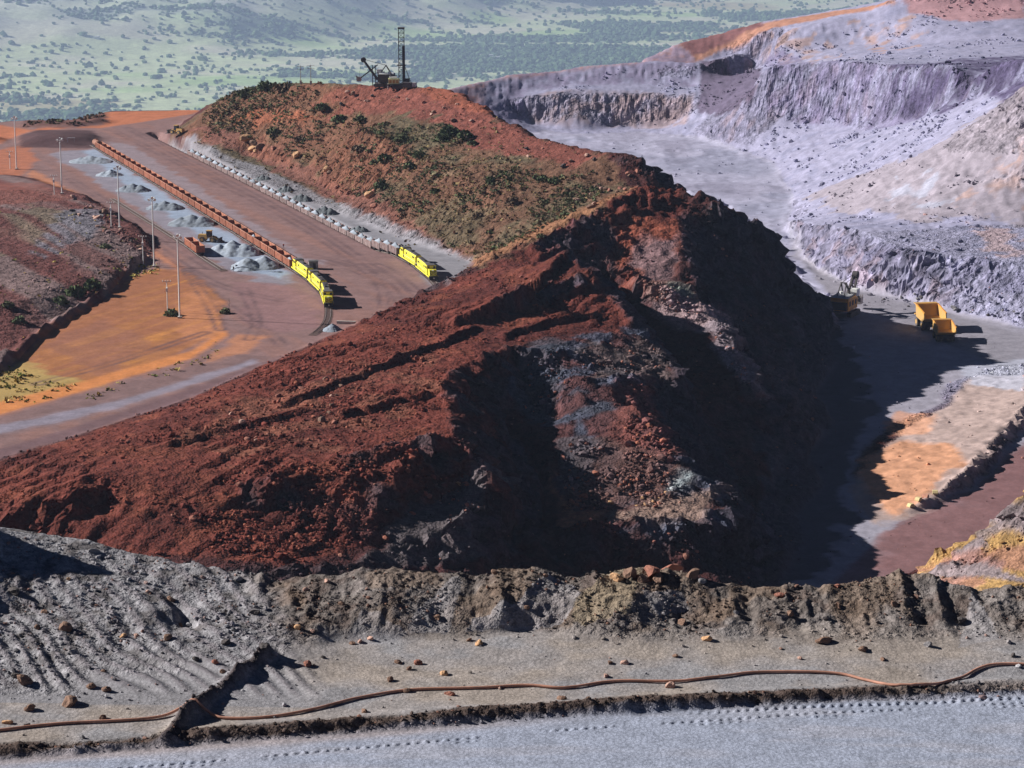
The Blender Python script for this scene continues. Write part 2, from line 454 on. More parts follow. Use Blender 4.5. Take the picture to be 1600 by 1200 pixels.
# left gully
PL(F, [(760, 557, 6.5), (720, 572, 6.5), (692, 592, 6), (690, 615, 6), (700, 650, 5), (715, 690, 3), (740, 718, 1), (770, 742, -2), (792, 757, -5.5)])
PL(F, [(770, 640, -4), (820, 700, -10), (850, 770, -15), (840, 850, -21)]); PL(F, [(790, 830, -17), (800, 870, -20)])
PL(F, [(800, 585, -0.5), (830, 620, -4), (845, 665, -8)])
PL(F, [(795, 758, -6), (720, 765, -6), (640, 800, -7), (600, 825, -7.5)])
PL(F, [(800, 766, -6.5), (780, 790, -7.5), (740, 800, -8), (700, 825, -8.5), (650, 838, -9), (590, 855, -10)])
PL(F, [(800, 880, -20), (740, 890, -16), (650, 882, -13)])
# near face of the red plateau
PL(F, [(0, 795, 0), (60, 778, 1), (105, 765, 2), (130, 743, 3.4), (200, 738, 2.5), (300, 735, 2.5), (400, 730, 2.5), (470, 725, 2.5), (560, 705, 3), (640, 690, 3), (700, 680, 3.5)])
PL(F, [(150, 790, -2), (180, 810, -3), (230, 770, 0.8), (300, 800, -2)])
PL(F, [(-100, 830, -5), (0, 830, -5), (100, 850, -6), (200, 870, -7), (330, 880, -7), (450, 885, -8), (560, 880, -10)])
PL(F, [(520, 708, 4.2), (560, 703, 4.6), (640, 688, 4.8), (690, 682, 4.2)]); PL(F, [(535, 748, 0.4), (590, 740, 0.6), (650, 728, 0.9)])
PL(F, [(400, 745, 2.6), (440, 742, 2.8)]); PL(F, [(400, 800, -3.6), (445, 795, -3.4)])
# bank at the lower right
PDL(F, [(1430, 915, 507), (1455, 896, 505), (1500, 862, 503), (1545, 828, 500), (1600, 776, 498), (1720, 690, 492)])
PDL(F, [(1430, 920, 495), (1500, 915, 480), (1600, 915, 465), (1720, 915, 450)])
# far walls
PDL(F, [(690, 134, 1400), (760, 122, 1425), (800, 113, 1440), (870, 108, 1450), (900, 100, 1450), (1000, 95, 1450), (1050, 93, 1445), (1088, 95, 1440)])
PDL(F, [(690, 160, 1385), (820, 145, 1420), (900, 130, 1432), (1000, 130, 1430), (1085, 135, 1422)])
PDL(F, [(820, 150, 1405), (900, 140, 1415), (1000, 145, 1410), (1085, 150, 1402)])
PL(F, [(820, 195, -29), (900, 205, -30), (980, 200, -30), (1060, 200, -29.5)])
PDL(F, [(1000, 90, 1480), (1030, 80, 1490), (1060, 62, 1500), (1100, 55, 1505), (1150, 42, 1510), (1200, 28, 1510), (1300, 16, 1510), (1400, -2, 1500), (1500, -20, 1500), (1720, -40, 1500)])
PDL(F, [(1092, 95, 1445), (1130, 75, 1470), (1200, 46, 1480), (1300, 24, 1480)])
PDL(F, [(1095, 100, 1465), (1140, 100, 1475), (1190, 100, 1475)]); PDL(F, [(1095, 178, 1455), (1150, 165, 1462), (1190, 150, 1450)])
PDL(F, [(1192, 96, 1335), (1260, 95, 1325), (1320, 95, 1300), (1400, 103, 1255), (1450, 100, 1225), (1500, 92, 1190), (1560, 90, 1165), (1600, 88, 1145), (1700, 80, 1110)])
PDL(F, [(1200, 172, 1318), (1250, 190, 1305), (1330, 196, 1278), (1360, 200, 1255), (1420, 188, 1232), (1470, 178, 1204), (1540, 145, 1170), (1600, 128, 1140), (1700, 110, 1105)])
PDL(F, [(1210, 70, 1440), (1260, 62, 1440), (1330, 68, 1430), (1400, 72, 1400), (1470, 66, 1385), (1600, 60, 1370)])
PDL(F, [(1210, 50, 1455), (1290, 30, 1455), (1350, 32, 1450), (1440, 36, 1420), (1480, 40, 1410), (1600, 38, 1400)])
PDL(F, [(1400, 20, 1445), (1480, 14, 1440), (1600, 8, 1430)])
PDL(F, [(1390, -2, 1460), (1480, -30, 1460), (1600, -40, 1450)])
# brown slope on the right, bench and low cliff
PDL(F, [(1700, 60, 1030), (1600, 135, 1060), (1550, 175, 1062), (1500, 210, 1070), (1430, 245, 1085), (1350, 272, 1105), (1260, 300, 1130)])
PL(F, [(1240, 310, -28), (1290, 330, -20), (1400, 345, -14), (1500, 352, -12), (1600, 355, -12), (1700, 350, -12)])
PL(F, [(1232, 346, -27), (1260, 350, -20), (1340, 358, -14.5), (1400, 385, -14), (1420, 392, -14), (1490, 400, -14), (1600, 412, -14), (1700, 420, -14)])
PL(F, [(1288, 275, -24), (1320, 262, -19), (1345, 268, -18)])
F.solve()
F.smooth(1)
_h0 = F.H.copy(); F.smooth(14)
_w = sstep(1020, 1180, F.y0 + np.arange(F.ny) * F.step)[:, None]
F.H = _h0 * (1 - _w) + F.H * _w

def hmine(x, y): return mine.at(x, y)
def hit(px, py, fld=None, y0=480, y1=1560):
    """first point of the ground along the ray through a photo pixel"""
    fld = fld or mine
    r = ray(px, py)
    Y = np.linspace(y0, y1, 4000)
    X = r.x / r.y * Y; Z = CAMZ + r.z / r.y * Y
    below = fld.at(X, Y) >= Z
    if not below.any():
        return Vector((X[-1], Y[-1], Z[-1]))
    k = int(np.argmax(below))
    return Vector((X[k], Y[k], float(fld.at(X[k], Y[k]))))
def lin(r, g, b):
    f = lambda c: (c / 255 / 12.92) if c / 255 <= 0.04045 else ((c / 255 + 0.055) / 1.055) ** 2.4
    return np.array([f(r), f(g), f(b)]) * 1.12

# ---- railway lines (ground level), surveyed on the yard plane
def off(pts, d):
    """shift a plan polyline sideways (to its right)"""
    o = []
    for k, p in enumerate(pts):
        a = pts[max(0, k - 1)]; b = pts[min(len(pts) - 1, k + 1)]
        t = (b - a); t.z = 0; t.normalize()
        o.append(Vector((p.x + t.y * d, p.y - t.x * d, p.z)))
    return o
def resample(pts, step):
    out = [pts[0].copy()]; acc = 0
    L = [0]
    for a, b in zip(pts[:-1], pts[1:]): L.append(L[-1] + (b - a).length)
    n = int(L[-1] / step)
    for k in range(1, n + 1):
        s = k * step
        i = max(j for j in range(len(L)) if L[j] <= s + 1e-9); i = min(i, len(pts) - 2)
        t = (s - L[i]) / (L[i + 1] - L[i])
        out.append(pts[i].lerp(pts[i + 1], t))
    return out
def spline(pts, n=12):
    out = []
    for k in range(len(pts) - 1):
        p0 = pts[max(0, k - 1)]; p1 = pts[k]; p2 = pts[k + 1]; p3 = pts[min(len(pts) - 1, k + 2)]
        for i in range(n):
            t = i / n
            out.append(0.5 * ((2 * p1) + (p2 - p0) * t + (2 * p0 - 5 * p1 + 4 * p2 - p3) * t * t + (3 * p1 - p0 - 3 * p2 + p3) * t ** 3))
    out.append(pts[-1].copy())
    return out
TRACK_A = off(spline([P(*q, 0) for q in [(110, 212), (145, 232), (257, 300), (350, 358), (452, 423), (482, 446), (500, 466), (505, 490), (497, 510), (470, 530), (420, 556), (300, 602), (180, 642), (0, 690), (-250, 755)]]), -1.6)
TRACK_B = off(spline([P(*q, 0) for q in [(235, 208), (262, 222), (400, 291), (500, 342), (619, 404), (652, 426), (672, 444), (680, 462), (672, 480)]]), -1.6)
TRACK_C = off(spline([P(*q, 0) for q in [(150, 300), (274, 378), (312, 405), (400, 462), (440, 500), (452, 532)]]), -1.6)

# ---- terrain mesh: rows and columns closer together where the camera looks from near
def steps(a, b, s0, s1):
    v = [a]
    while v[-1] < b:
        t = (v[-1] - a) / (b - a)
        v.append(v[-1] + s0 + (s1 - s0) * t)
    return v[:-1]
ys = np.array(list(np.arange(78, 470, 13.0)) + steps(470, 720, 0.85, 0.85) + steps(720, 1000, 0.85, 1.5) + steps(1000, 1575, 1.5, 2.6) + [1575.0])
xr = steps(0, 150, 0.85, 0.95) + steps(150, 435, 0.95, 3.0) + [435.0]
xl = steps(0, 150, 0.85, 0.95) + steps(150, 325, 0.95, 3.0) + [325.0]
xs = np.array([-v for v in reversed(xl[1:])] + xr)
X, Y = np.meshgrid(xs, ys)
H = hmine(X, Y)
# slope from the relaxed field
gy, gx = np.gradient(mine.H, mine.step)
def samp(A, x, y):
    s = mine; u = np.clip((x - s.x0) / s.step, 0, s.nx - 1.001); v = np.clip((y - s.y0) / s.step, 0, s.ny - 1.001)
    j = u.astype(int); i = v.astype(int); fu = u - j; fv = v - i
    return (A[i, j] * (1 - fu) + A[i, j + 1] * fu) * (1 - fv) + (A[i + 1, j] * (1 - fu) + A[i + 1, j + 1] * fu) * fv
GX = samp(gx, X, Y); GY = samp(gy, X, Y)
SL = np.hypot(GX, GY)
wx = noise2(X / 7, Y / 7, 91) * 2.2 + noise2(X / 2.1, Y / 2.1, 92) * 0.8
wy = noise2(X / 7, Y / 7, 93) * 4.0 + noise2(X / 2.1, Y / 2.1, 94) * 1.4
def region(pix, warp=1.0):
    """share of each ground vertex lying inside a patch outlined on the ground"""
    q = [hit(*p) for p in pix]
    q = [(p.x, p.y) for p in q]
    a = 0
    for k, (dx, dy) in enumerate(((0, 0), (0.8, 0.9), (-0.8, 1.2), (0.5, -1.4), (-0.6, -0.8))):
        a = a + inpoly(X + wx * warp + dx, Y + wy * warp + dy, q)
    return a / 5.0
def region_plan(pts, warp=1.0):
    q = [(p[0], p[1]) for p in pts]
    a = 0
    for k, (dx, dy) in enumerate(((0, 0), (0.8, 0.9), (-0.8, 1.2), (0.5, -1.4), (-0.6, -0.8))):
        a = a + inpoly(X + wx * warp + dx, Y + wy * warp + dy, q)
    return a / 5.0
yard = region_plan([P(x, y, 0) for x, y in YARD], 0.15) * (1 - region_plan([P(x, y, 0) for x, y in MOUND], 0.3))
floor1 = region_plan([P(x, y, zfloor(y)) for x, y in FL1], 0.4); floor2 = region_plan(FL2, 0.4)
floor = np.clip(floor1 + floor2, 0, 1)
veg = region([(262, 208), (330, 165), (380, 138), (480, 130), (560, 132), (690, 140), (770, 182), (830, 213), (945, 238), (1000, 300), (930, 333), (850, 370), (745, 420), (735, 412), (660, 385), (540, 338), (470, 310), (400, 284)], 1)
red = region([(-60, 735), (150, 675), (300, 624), (500, 535), (560, 502), (690, 451), (745, 422), (850, 372), (900, 352), (1000, 305), (1110, 312), (1060, 340), (1000, 400), (900, 405), (935, 445), (1055, 572), (900, 545), (760, 557), (690, 600), (715, 690), (790, 757), (640, 800), (580, 855), (450, 890), (200, 870), (-60, 830)], 1)
# fractal relief
cliff = sstep(0.55, 1.3, SL)
rough = 0.42 + 1.0 * sstep(0.15, 0.8, SL)
rough = rough * (1 - 0.93 * yard) * (1 - 0.8 * floor)
big = fbm2(X / 16, Y / 16, 3, 3) * 1.1
mid = ridged2(X / 5.5, Y / 5.5, 3, 11) * 0.75
fine = fbm2(X / 1.9, Y / 1.9, 2, 23) * 0.7
dz = (big + mid + fine) * rough
hid = sstep(470, 500, Y)
dz = dz * hid * (1 - 0.2 * sstep(900, 1150, Y) * (1 - cliff))
dz = dz + floor2 * (0.9 * ridged2(X / 22, Y / 30, 3, 13) + .25 * fbm2(X / 5, Y / 5, 2, 14)) * sstep(900, 1000, Y)
# terracing: loose steps and dozer tracks on the red plateau
tr = np.sin((X * 0.42 + Y * 0.9 + noise2(X / 30, Y / 30, 5) * 14) / 2.6) * noise2(X / 22, Y / 22, 6).clip(0, 1)
tt = (0.90 * X - 0.44 * Y + 9 * fbm2(X / 26, Y / 26, 3, 7)) / 5.2
dz += red * (1 - cliff) * 1.0 * ((tt - np.floor(tt)) - .5) * sstep(-.1, .5, noise2(X / 20, Y / 20, 8))
spur = (Y < 800) * (Y > 505) * sstep(-45, -20, X) * sstep(.16, .45, SL) * (1 - yard) * (1 - floor)
dz += spur * (1.7 * ridged2(X / 12, Y / 12, 4, 45) + .9 * ridged2(X / 4.2, Y / 4.2, 3, 46))
dz += 0.4 * red * tr * (1 - cliff)
# cut ledges on the plateau: a lip on the left, a sharp drop on the right
for pix, hh, ww in (([(690, 517), (760, 494), (830, 468), (932, 434)], 2.6, 8), ([(600, 575), (680, 545), (760, 512)], 1.3, 5), ([(430, 640), (540, 600), (640, 560)], 1.2, 5), ([(250, 705), (380, 668), (500, 640)], 1.0, 4), ([(520, 655), (600, 640), (680, 615)], 1.4, 5), ([(840, 412), (885, 398), (930, 372)], 1.6, 5), ([(780, 535), (860, 505), (960, 490)], 1.3, 6)):
    q_ = [hit(*p) for p in pix]; q_ = [(p.x, p.y) for p in q_]
    d_, a_ = seg_dist(X, Y, q_)
    sg = np.zeros(X.shape); bd = np.full(X.shape, 1e9)
    for (ax_, ay_), (bx_, by_) in zip(q_[:-1], q_[1:]):
        l2 = (bx_ - ax_) ** 2 + (by_ - ay_) ** 2; t_ = np.clip(((X - ax_) * (bx_ - ax_) + (Y - ay_) * (by_ - ay_)) / l2, 0, 1)
        dd = np.hypot(X - ax_ - t_ * (bx_ - ax_), Y - ay_ - t_ * (by_ - ay_)); cr_ = (bx_ - ax_) * (Y - ay_) - (by_ - ay_) * (X - ax_)
        mk = dd < bd; bd[mk] = dd[mk]; sg[mk] = np.sign(cr_[mk])
    s_ = bd * sg + .9 * noise2(X / 5, Y / 5, 47) + .5 * noise2(X / 1.8, Y / 1.8, 48)
    La = a_.max(); en = sstep(0, .12 * La, a_) * sstep(La, .88 * La, a_)
    dz += hh * en * (s_ > 0) * (1 - sstep(.3, ww, s_))
    dz -= .35 * hh * en * (s_ <= 0) * (1 - sstep(0, 3, -s_))
Z = H + dz
# ribs and gullies on the faces: push the face in and out along its strike
k = 1.0 / np.maximum(SL, 0.2)
nxh, nyh = -GX * k, -GY * k
u = (X * nyh * 0 + X); 
rib = 1.7 * fbm3(X / 9, Y / 9, H / 16, 3, 31) + 1.0 * (1 - 2 * np.abs(noise3(X / 4.2, Y / 4.2, H / 9, 33))) + 0.9 * noise3(X / 1.9, Y / 1.9, H / 3, 35)
saw = (H + 2.2 * noise2(X / 12, Y / 12, 36)) / 4.6
rib = rib + 1.5 * (0.5 - (saw - np.floor(saw)))
far = sstep(900, 1150, Y)
rib = rib * (1 - .35 * far) + far * 2.2 * fbm3(X / 7, Y / 7, H / 5, 3, 34)
knob = region([(880, 352), (930, 330), (1000, 300), (1060, 298), (1130, 318), (1200, 370), (1250, 430), (1310, 482), (1290, 500), (1200, 470), (1100, 370), (1000, 335), (900, 372)], .5)
pitz = (Y < 900) * (X > -40) * sstep(0.4, 0.9, SL)
rib = rib + pitz * 1.3 * noise3(X / 13, Y / 13, H / 9, 39)
amp = (sstep(0.35, 1.1, SL) * (1 - far) + 0.42 * far * sstep(0.5, 1.1, SL)) * (1 + 0.35 * pitz) * hid * (1 - yard)
PXv = X + nxh * rib * amp * 1.15
PYv = Y + nyh * rib * amp * 1.15
Z = Z + knob * (2.3 * noise2(X / 6.5, Y / 6.5, 41) + 1.6 * ridged2(X / 3.4, Y / 3.4, 2, 42))
Z = Z + amp * 0.7 * noise3(X / 3.1, Y / 3.1, H / 2.2, 37)
# ore heaps' apron, wagon trench, track beds on the yard
for tr_, dpt, wd in ((TRACK_B, 3.0, 2.2),):
    d, arc = seg_dist(X, Y, [(p.x, p.y) for p in tr_])
    L = float(arc.max())
    fade = 1 - sstep(L * 0.70, L * 0.80, arc)
    side = 1 - sstep(wd, wd + 0.9, d)
    Z -= dpt * side * fade
mine_H_final = Z

# ---- ground colours (soil and rock, some with shade or haze painted in)
C = np.zeros(X.shape + (3,))
def paint(mask, col, k=1.0):
    global C
    m = np.clip(mask * k, 0, 1)[..., None]
    C = C * (1 - m) + np.array(col) * m
n1 = fbm2(X / 28, Y / 28, 4, 51); n2 = fbm2(X / 7, Y / 7, 3, 57); n3 = fbm3(X / 6, Y / 6, H / 14, 3, 61)
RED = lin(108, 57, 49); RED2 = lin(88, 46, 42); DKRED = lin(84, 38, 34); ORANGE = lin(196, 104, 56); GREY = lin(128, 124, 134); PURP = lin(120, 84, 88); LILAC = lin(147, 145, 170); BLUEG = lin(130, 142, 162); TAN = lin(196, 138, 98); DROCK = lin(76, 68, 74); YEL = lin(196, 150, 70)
C[:] = lin(74, 44, 44)
paint(red, RED); paint(red * sstep(0.0, 0.5, n1), RED2); paint(red * sstep(0.1, 0.5, n2), lin(120, 68, 54), 0.7)
paint(region([(250, 700), (420, 600), (560, 560), (680, 560), (660, 640), (560, 690), (380, 720)], 2.5) * sstep(-.2, .3, n2), lin(124, 80, 66), .7)
# dark pit rock on the near faces, deepened to stand for shade
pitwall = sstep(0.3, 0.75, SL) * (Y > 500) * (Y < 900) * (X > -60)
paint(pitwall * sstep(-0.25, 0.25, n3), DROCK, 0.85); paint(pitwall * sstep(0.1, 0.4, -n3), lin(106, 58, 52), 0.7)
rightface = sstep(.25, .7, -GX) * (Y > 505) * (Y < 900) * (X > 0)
paint(rightface * (1 - floor), lin(62, 58, 70), .8)  # shade painted on faces turned away from the sun
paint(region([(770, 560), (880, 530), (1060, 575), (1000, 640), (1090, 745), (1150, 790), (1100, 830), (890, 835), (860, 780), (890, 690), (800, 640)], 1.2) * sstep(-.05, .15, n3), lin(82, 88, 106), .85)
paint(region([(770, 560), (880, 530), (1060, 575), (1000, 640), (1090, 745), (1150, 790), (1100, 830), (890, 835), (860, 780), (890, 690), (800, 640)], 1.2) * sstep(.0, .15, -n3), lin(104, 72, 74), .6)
# far pit: lilac haematite, paled to stand in for dusty haze
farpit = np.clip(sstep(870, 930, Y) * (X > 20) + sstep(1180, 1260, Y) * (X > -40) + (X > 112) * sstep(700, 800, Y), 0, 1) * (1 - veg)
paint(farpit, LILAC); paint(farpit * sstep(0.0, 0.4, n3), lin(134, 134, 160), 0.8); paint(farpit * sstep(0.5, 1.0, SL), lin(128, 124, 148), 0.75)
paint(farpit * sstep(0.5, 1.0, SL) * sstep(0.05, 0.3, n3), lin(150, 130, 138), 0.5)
fl = floor
paint(fl, lin(150, 146, 160)); 
paint(floor2, lin(160, 158, 180)); paint(floor2 * sstep(0.0, 0.4, n1), lin(146, 146, 168))
paint(region_plan([P(x, y, zfloor(y)) for x, y in [(1300, 490), (1330, 540), (1350, 600), (1360, 660), (1310, 740), (1330, 800), (1290, 880), (1230, 940), (1150, 940), (1200, 700), (1240, 560)]], 2.0), lin(78, 74, 86), .9)  # floor below the wall painted darker, standing in for its shadow
# far road, mounds and slopes with their own colours, alcove in painted shade
paint(region([(690, 140), (760, 127), (880, 112), (1000, 99), (1090, 97), (1130, 78), (1200, 48), (1300, 26), (1400, 8), (1400, 2), (1300, 18), (1200, 34), (1150, 48), (1090, 82), (1000, 90), (900, 96), (800, 107), (690, 131)], 0.3), lin(164, 120, 104))
paint(region([(1010, 88), (1060, 64), (1200, 30), (1190, 40), (1120, 74), (1080, 88)], 0.5), lin(120, 84, 86))
paint(region([(1330, 50), (1360, 28), (1420, 30), (1440, 60), (1400, 80), (1340, 75)], 4.0) * sstep(-.2, .25, n3), lin(180, 142, 124), 0.6)
paint(region([(1410, 0), (1480, -20), (1600, -20), (1600, 30), (1500, 34), (1420, 20)], 0.8), lin(168, 124, 124), 0.8)
paint(region([(1200, 70), (1280, 60), (1320, 90), (1250, 100), (1195, 90)], 4.0) * sstep(-.2, .25, n3), lin(160, 132, 124), 0.7)
paint(region([(1600, 130), (1500, 205), (1430, 242), (1350, 272), (1260, 305), (1300, 330), (1420, 345), (1620, 352)], 2.0), lin(146, 136, 144), 0.8)
paint(region([(1600, 230), (1520, 290), (1500, 320), (1620, 300)], 4.0) * sstep(-.2, .3, n2), lin(172, 140, 130), 0.6)
paint(region([(1380, 290), (1430, 282), (1500, 310), (1480, 330), (1400, 320)], 3.0) * sstep(-.1, .2, n2), lin(168, 174, 196), 0.5)
paint(region([(1520, 350), (1560, 350), (1620, 372), (1620, 410), (1560, 402), (1530, 380)], 3.0) * sstep(-.2, .2, n2), lin(190, 156, 146), 0.5)
strk = fbm3(X / 9, Y / 9, H / 14, 3, 63) * 1.6 + .7 * noise3(X / 2.2, Y / 2.2, H / 9, 64)
for pix, col, kk in (([(1192, 96), (1260, 95), (1320, 95), (1400, 103), (1450, 100), (1500, 92), (1560, 90), (1620, 86), (1620, 132), (1540, 148), (1470, 181), (1420, 192), (1360, 204), (1330, 199), (1250, 193), (1200, 175)], lin(112, 104, 134), .75),
                     ([(1390, 103), (1450, 100), (1500, 92), (1620, 88), (1620, 130), (1540, 146), (1470, 180), (1420, 188), (1395, 170)], lin(78, 70, 98), .9),
                     ([(700, 134), (800, 115), (900, 102), (1000, 97), (1088, 97), (1085, 136), (1000, 132), (900, 132), (820, 146), (700, 160)], lin(124, 116, 142), .8),
                     ([(820, 155), (900, 140), (1000, 145), (1085, 150), (1070, 195), (980, 196), (900, 200), (830, 190)], lin(152, 130, 130), .7),
                     ([(1340, 360), (1400, 387), (1490, 402), (1620, 414), (1620, 470), (1500, 450), (1420, 440), (1350, 410)], lin(110, 108, 134), .75)):
    m_ = region(pix, .5)
    paint(m_ * (.55 + .45 * sstep(-.3, .3, strk)), col, kk)
    paint(m_ * sstep(.25, .5, -strk), lin(150, 150, 176), .45)
paint(farpit * floor2 * sstep(.05, .4, fbm2(X / 30, Y / 45, 4, 66)), lin(132, 128, 148), .5)
paint(region([(1230, 350), (1255, 402), (1340, 455), (1500, 495), (1620, 530), (1620, 590), (1500, 545), (1400, 500), (1310, 470), (1240, 400)], .6), lin(132, 128, 138), .7)
paint(region([(1092, 97), (1140, 98), (1190, 108), (1178, 165), (1120, 178), (1092, 178)], .8), lin(88, 76, 96), .85)  # shade of the recessed wall put into the colour
# near pit floor
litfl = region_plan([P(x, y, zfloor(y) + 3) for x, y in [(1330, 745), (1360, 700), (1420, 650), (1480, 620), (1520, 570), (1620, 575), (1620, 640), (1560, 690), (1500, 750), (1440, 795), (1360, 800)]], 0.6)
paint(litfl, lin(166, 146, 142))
paint(region([(1340, 720), (1400, 690), (1480, 690), (1500, 720), (1440, 790), (1400, 810), (1350, 770)], 0.8), lin(192, 142, 114))
paint(region([(1400, 640), (1470, 650), (1450, 680), (1390, 680)], 1.0), lin(206, 150, 118), 0.7)
paint(region([(1480, 570), (1600, 560), (1600, 610), (1520, 600)], 1.0), lin(176, 178, 196), 0.8)
roadp = region_plan([P(x, y, zfloor(y)) for x, y in [(1240, 960), (1330, 890), (1380, 830), (1440, 802), (1520, 765), (1570, 715), (1650, 660), (1800, 620), (1800, 720), (1600, 800), (1470, 890), (1400, 960)]], 0.3)
paint(roadp, lin(126, 94, 96)); paint(roadp * sstep(0.1, 0.4, n1), lin(138, 112, 118), 0.8)
bank = region([(1440, 918), (1470, 890), (1500, 862), (1545, 828), (1620, 770), (1620, 915)], 0.2) + 0
paint(np.clip((X > 80) * (Y < 512) * (Y > 440), 0, 1), lin(160, 128, 84)); 
paint((X > 80) * (Y < 512) * sstep(0.05, 0.3, noise2((X + 0.5 * Y) / 3.2, Y / 11, 71)), lin(124, 114, 122), 0.9); paint((X > 80) * (Y < 512) * sstep(0.1, 0.4, noise2((X + 0.5 * Y) / 4.2, Y / 13, 72)), lin(156, 112, 100), 0.7)
# details of the near spurs
paint(region([(960, 340), (1060, 345), (1065, 400), (1060, 440), (1000, 450), (960, 390)], 1), lin(138, 78, 62), 0.9)
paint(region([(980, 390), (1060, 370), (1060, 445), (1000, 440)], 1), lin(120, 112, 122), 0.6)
paint(region([(1000, 440), (1050, 445), (1095, 470), (1090, 490), (1020, 480)], 0.6), lin(122, 96, 92), 0.9)
paint(region([(1045, 448), (1070, 452), (1090, 470), (1060, 465)], 0.4), lin(110, 122, 116), 0.8)
paint(region([(1010, 490), (1142, 500), (1140, 520), (1080, 515)], 0.6), lin(150, 128, 132), 0.9)
paint(region([(1090, 515), (1145, 515), (1190, 636), (1160, 620)], 1.0), lin(128, 116, 124), 0.9)
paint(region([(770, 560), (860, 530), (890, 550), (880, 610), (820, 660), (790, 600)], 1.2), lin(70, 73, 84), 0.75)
paint(region([(890, 545), (980, 545), (1060, 572), (1050, 600), (930, 590)], 1), lin(98, 86, 86), 0.8)
paint(region([(895, 610), (960, 600), (965, 680), (900, 650)], 1.8) * sstep(-.3, .2, n3), lin(84, 86, 98), 0.6)
paint(region([(965, 595), (1005, 600), (1060, 720), (1010, 740), (950, 700)], 0.8), lin(124, 76, 70), 0.85)
paint(region([(930, 690), (1050, 720), (1080, 750), (1040, 790), (880, 790), (880, 740)], 1), lin(104, 78, 74), 0.85)
paint(region([(1060, 735), (1085, 740), (1075, 765), (1040, 775)], 0.3), lin(140, 150, 156), 0.9)
paint(region([(860, 740), (890, 800), (960, 800), (910, 835), (880, 830)], 0.6), lin(160, 108, 82), 0.9)
paint(region([(960, 800), (1110, 775), (1160, 790), (1100, 818), (960, 822)], 0.6), lin(142, 118, 108), 0.9)
paint(region([(870, 690), (930, 690), (930, 760), (880, 770)], 0.8), lin(86, 80, 86), 0.8)
paint(region([(600, 850), (640, 800), (720, 760), (800, 755), (810, 770), (740, 800), (740, 890), (560, 890)], 0.6), lin(98, 92, 96), 0.85)
# vegetated hill: dry grass and olive over red soil
paint(veg, lin(104, 77, 63)); paint(veg * sstep(-0.3, 0.2, n1 + 0.5 * n2), lin(92, 82, 66)); paint(veg * sstep(0.2, 0.5, n2), lin(112, 97, 78), 0.6)
paint(region([(480, 160), (560, 134), (720, 145), (770, 182), (830, 213), (945, 240), (900, 262), (800, 245), (740, 225), (680, 190), (600, 180), (520, 175)], 1.5), lin(120, 72, 64))
paint(region([(720, 145), (745, 160), (770, 182), (700, 165), (660, 150)], 1), lin(140, 82, 64), 0.7)
paint(region([(360, 180), (470, 175), (500, 190), (430, 196), (370, 190)], 1), lin(166, 100, 74), 0.9)
paint(region([(290, 205), (345, 195), (400, 225), (480, 260), (560, 300), (620, 340), (735, 405), (735, 412), (660, 385), (560, 335), (480, 290), (400, 250), (330, 222)], 1.3), lin(124, 82, 74), 0.85)
paint(veg * sstep(0.4, 0.9, SL), lin(128, 82, 66), 0.6)
paint(region([(745, 420), (850, 370), (930, 333), (1000, 303), (1000, 290), (900, 330), (800, 375), (735, 412)], 0.6), lin(140, 98, 74), 0.8)
# yard surfaces
yw = 0.3
paint(yard, lin(130, 103, 102)); paint(yard * sstep(-0.05, 0.35, fbm2((X + Y * 0.45) / 5, Y / 60, 3, 81)), lin(138, 104, 98), 0.8)
def yreg(pix, w=0.4): return region_plan([P(x, y, 0) for x, y in pix], w)
paint(yreg([(-50, 640), (-50, 500), (20, 560), (160, 455), (240, 420), (300, 425), (350, 470), (345, 520), (240, 570), (100, 620), (-50, 650)]), lin(158, 106, 72))
oc = yreg([(-50, 640), (-50, 500), (20, 560), (160, 455), (240, 420), (300, 425), (350, 470), (345, 520), (240, 570), (100, 620), (-50, 650)])
ost = fbm2((X * .9 - Y * .44) / 3.2, (X * .44 + Y * .9) / 34, 3, 85)
paint(oc * sstep(-.15, .25, ost), lin(146, 96, 74), .75); paint(oc * sstep(.1, .4, -ost) * sstep(-.1, .3, n1), lin(196, 134, 74), .8)
paint(yreg([(60, 540), (160, 500), (240, 540), (160, 590)], 1.0), lin(140, 96, 82), 0.6)
paint(yreg([(300, 440), (345, 480), (340, 520), (300, 540), (270, 510)], 1.0), lin(186, 126, 92), 0.6)
paint(yreg([(-50, 575), (20, 560), (100, 585), (160, 598), (60, 622), (-50, 640)], 1.0), lin(166, 142, 90), 0.9)
paint(yreg([(-50, 640), (120, 598), (300, 548), (350, 515), (356, 524), (300, 560), (120, 614), (-50, 662)], 0.1), lin(194, 126, 78))
paint(yreg([(300, 585), (390, 550), (420, 525), (380, 520), (330, 555)], 0.8), lin(178, 122, 92), 0.8)
paint(yreg([(-60, 668), (100, 626), (250, 584), (380, 552), (420, 556), (200, 630), (-60, 702)], 0.5), lin(122, 98, 98))
paint(yreg([(-60, 690), (-60, 676), (180, 628), (400, 560), (400, 570), (180, 640)], 0.3), lin(138, 136, 154), 0.7)
paint(yreg([(-60, 735), (100, 688), (300, 622), (420, 568), (450, 553), (300, 606), (100, 672), (-60, 718)], 0.3), lin(112, 88, 92))
paint(yreg([(0, 225), (60, 200), (160, 200), (300, 178), (335, 165), (250, 170), (160, 173), (165, 195), (60, 205), (0, 195), (-60, 210), (-60, 240)], 0.3), lin(176, 110, 82))
paint(yreg([(-60, 245), (40, 225), (60, 250), (30, 275), (-60, 285)], 0.6), lin(172, 106, 78), 0.8)
paint(yreg([(50, 265), (170, 330), (290, 420), (280, 425), (160, 345), (40, 272)], 0.5), lin(186, 122, 88), 0.7)
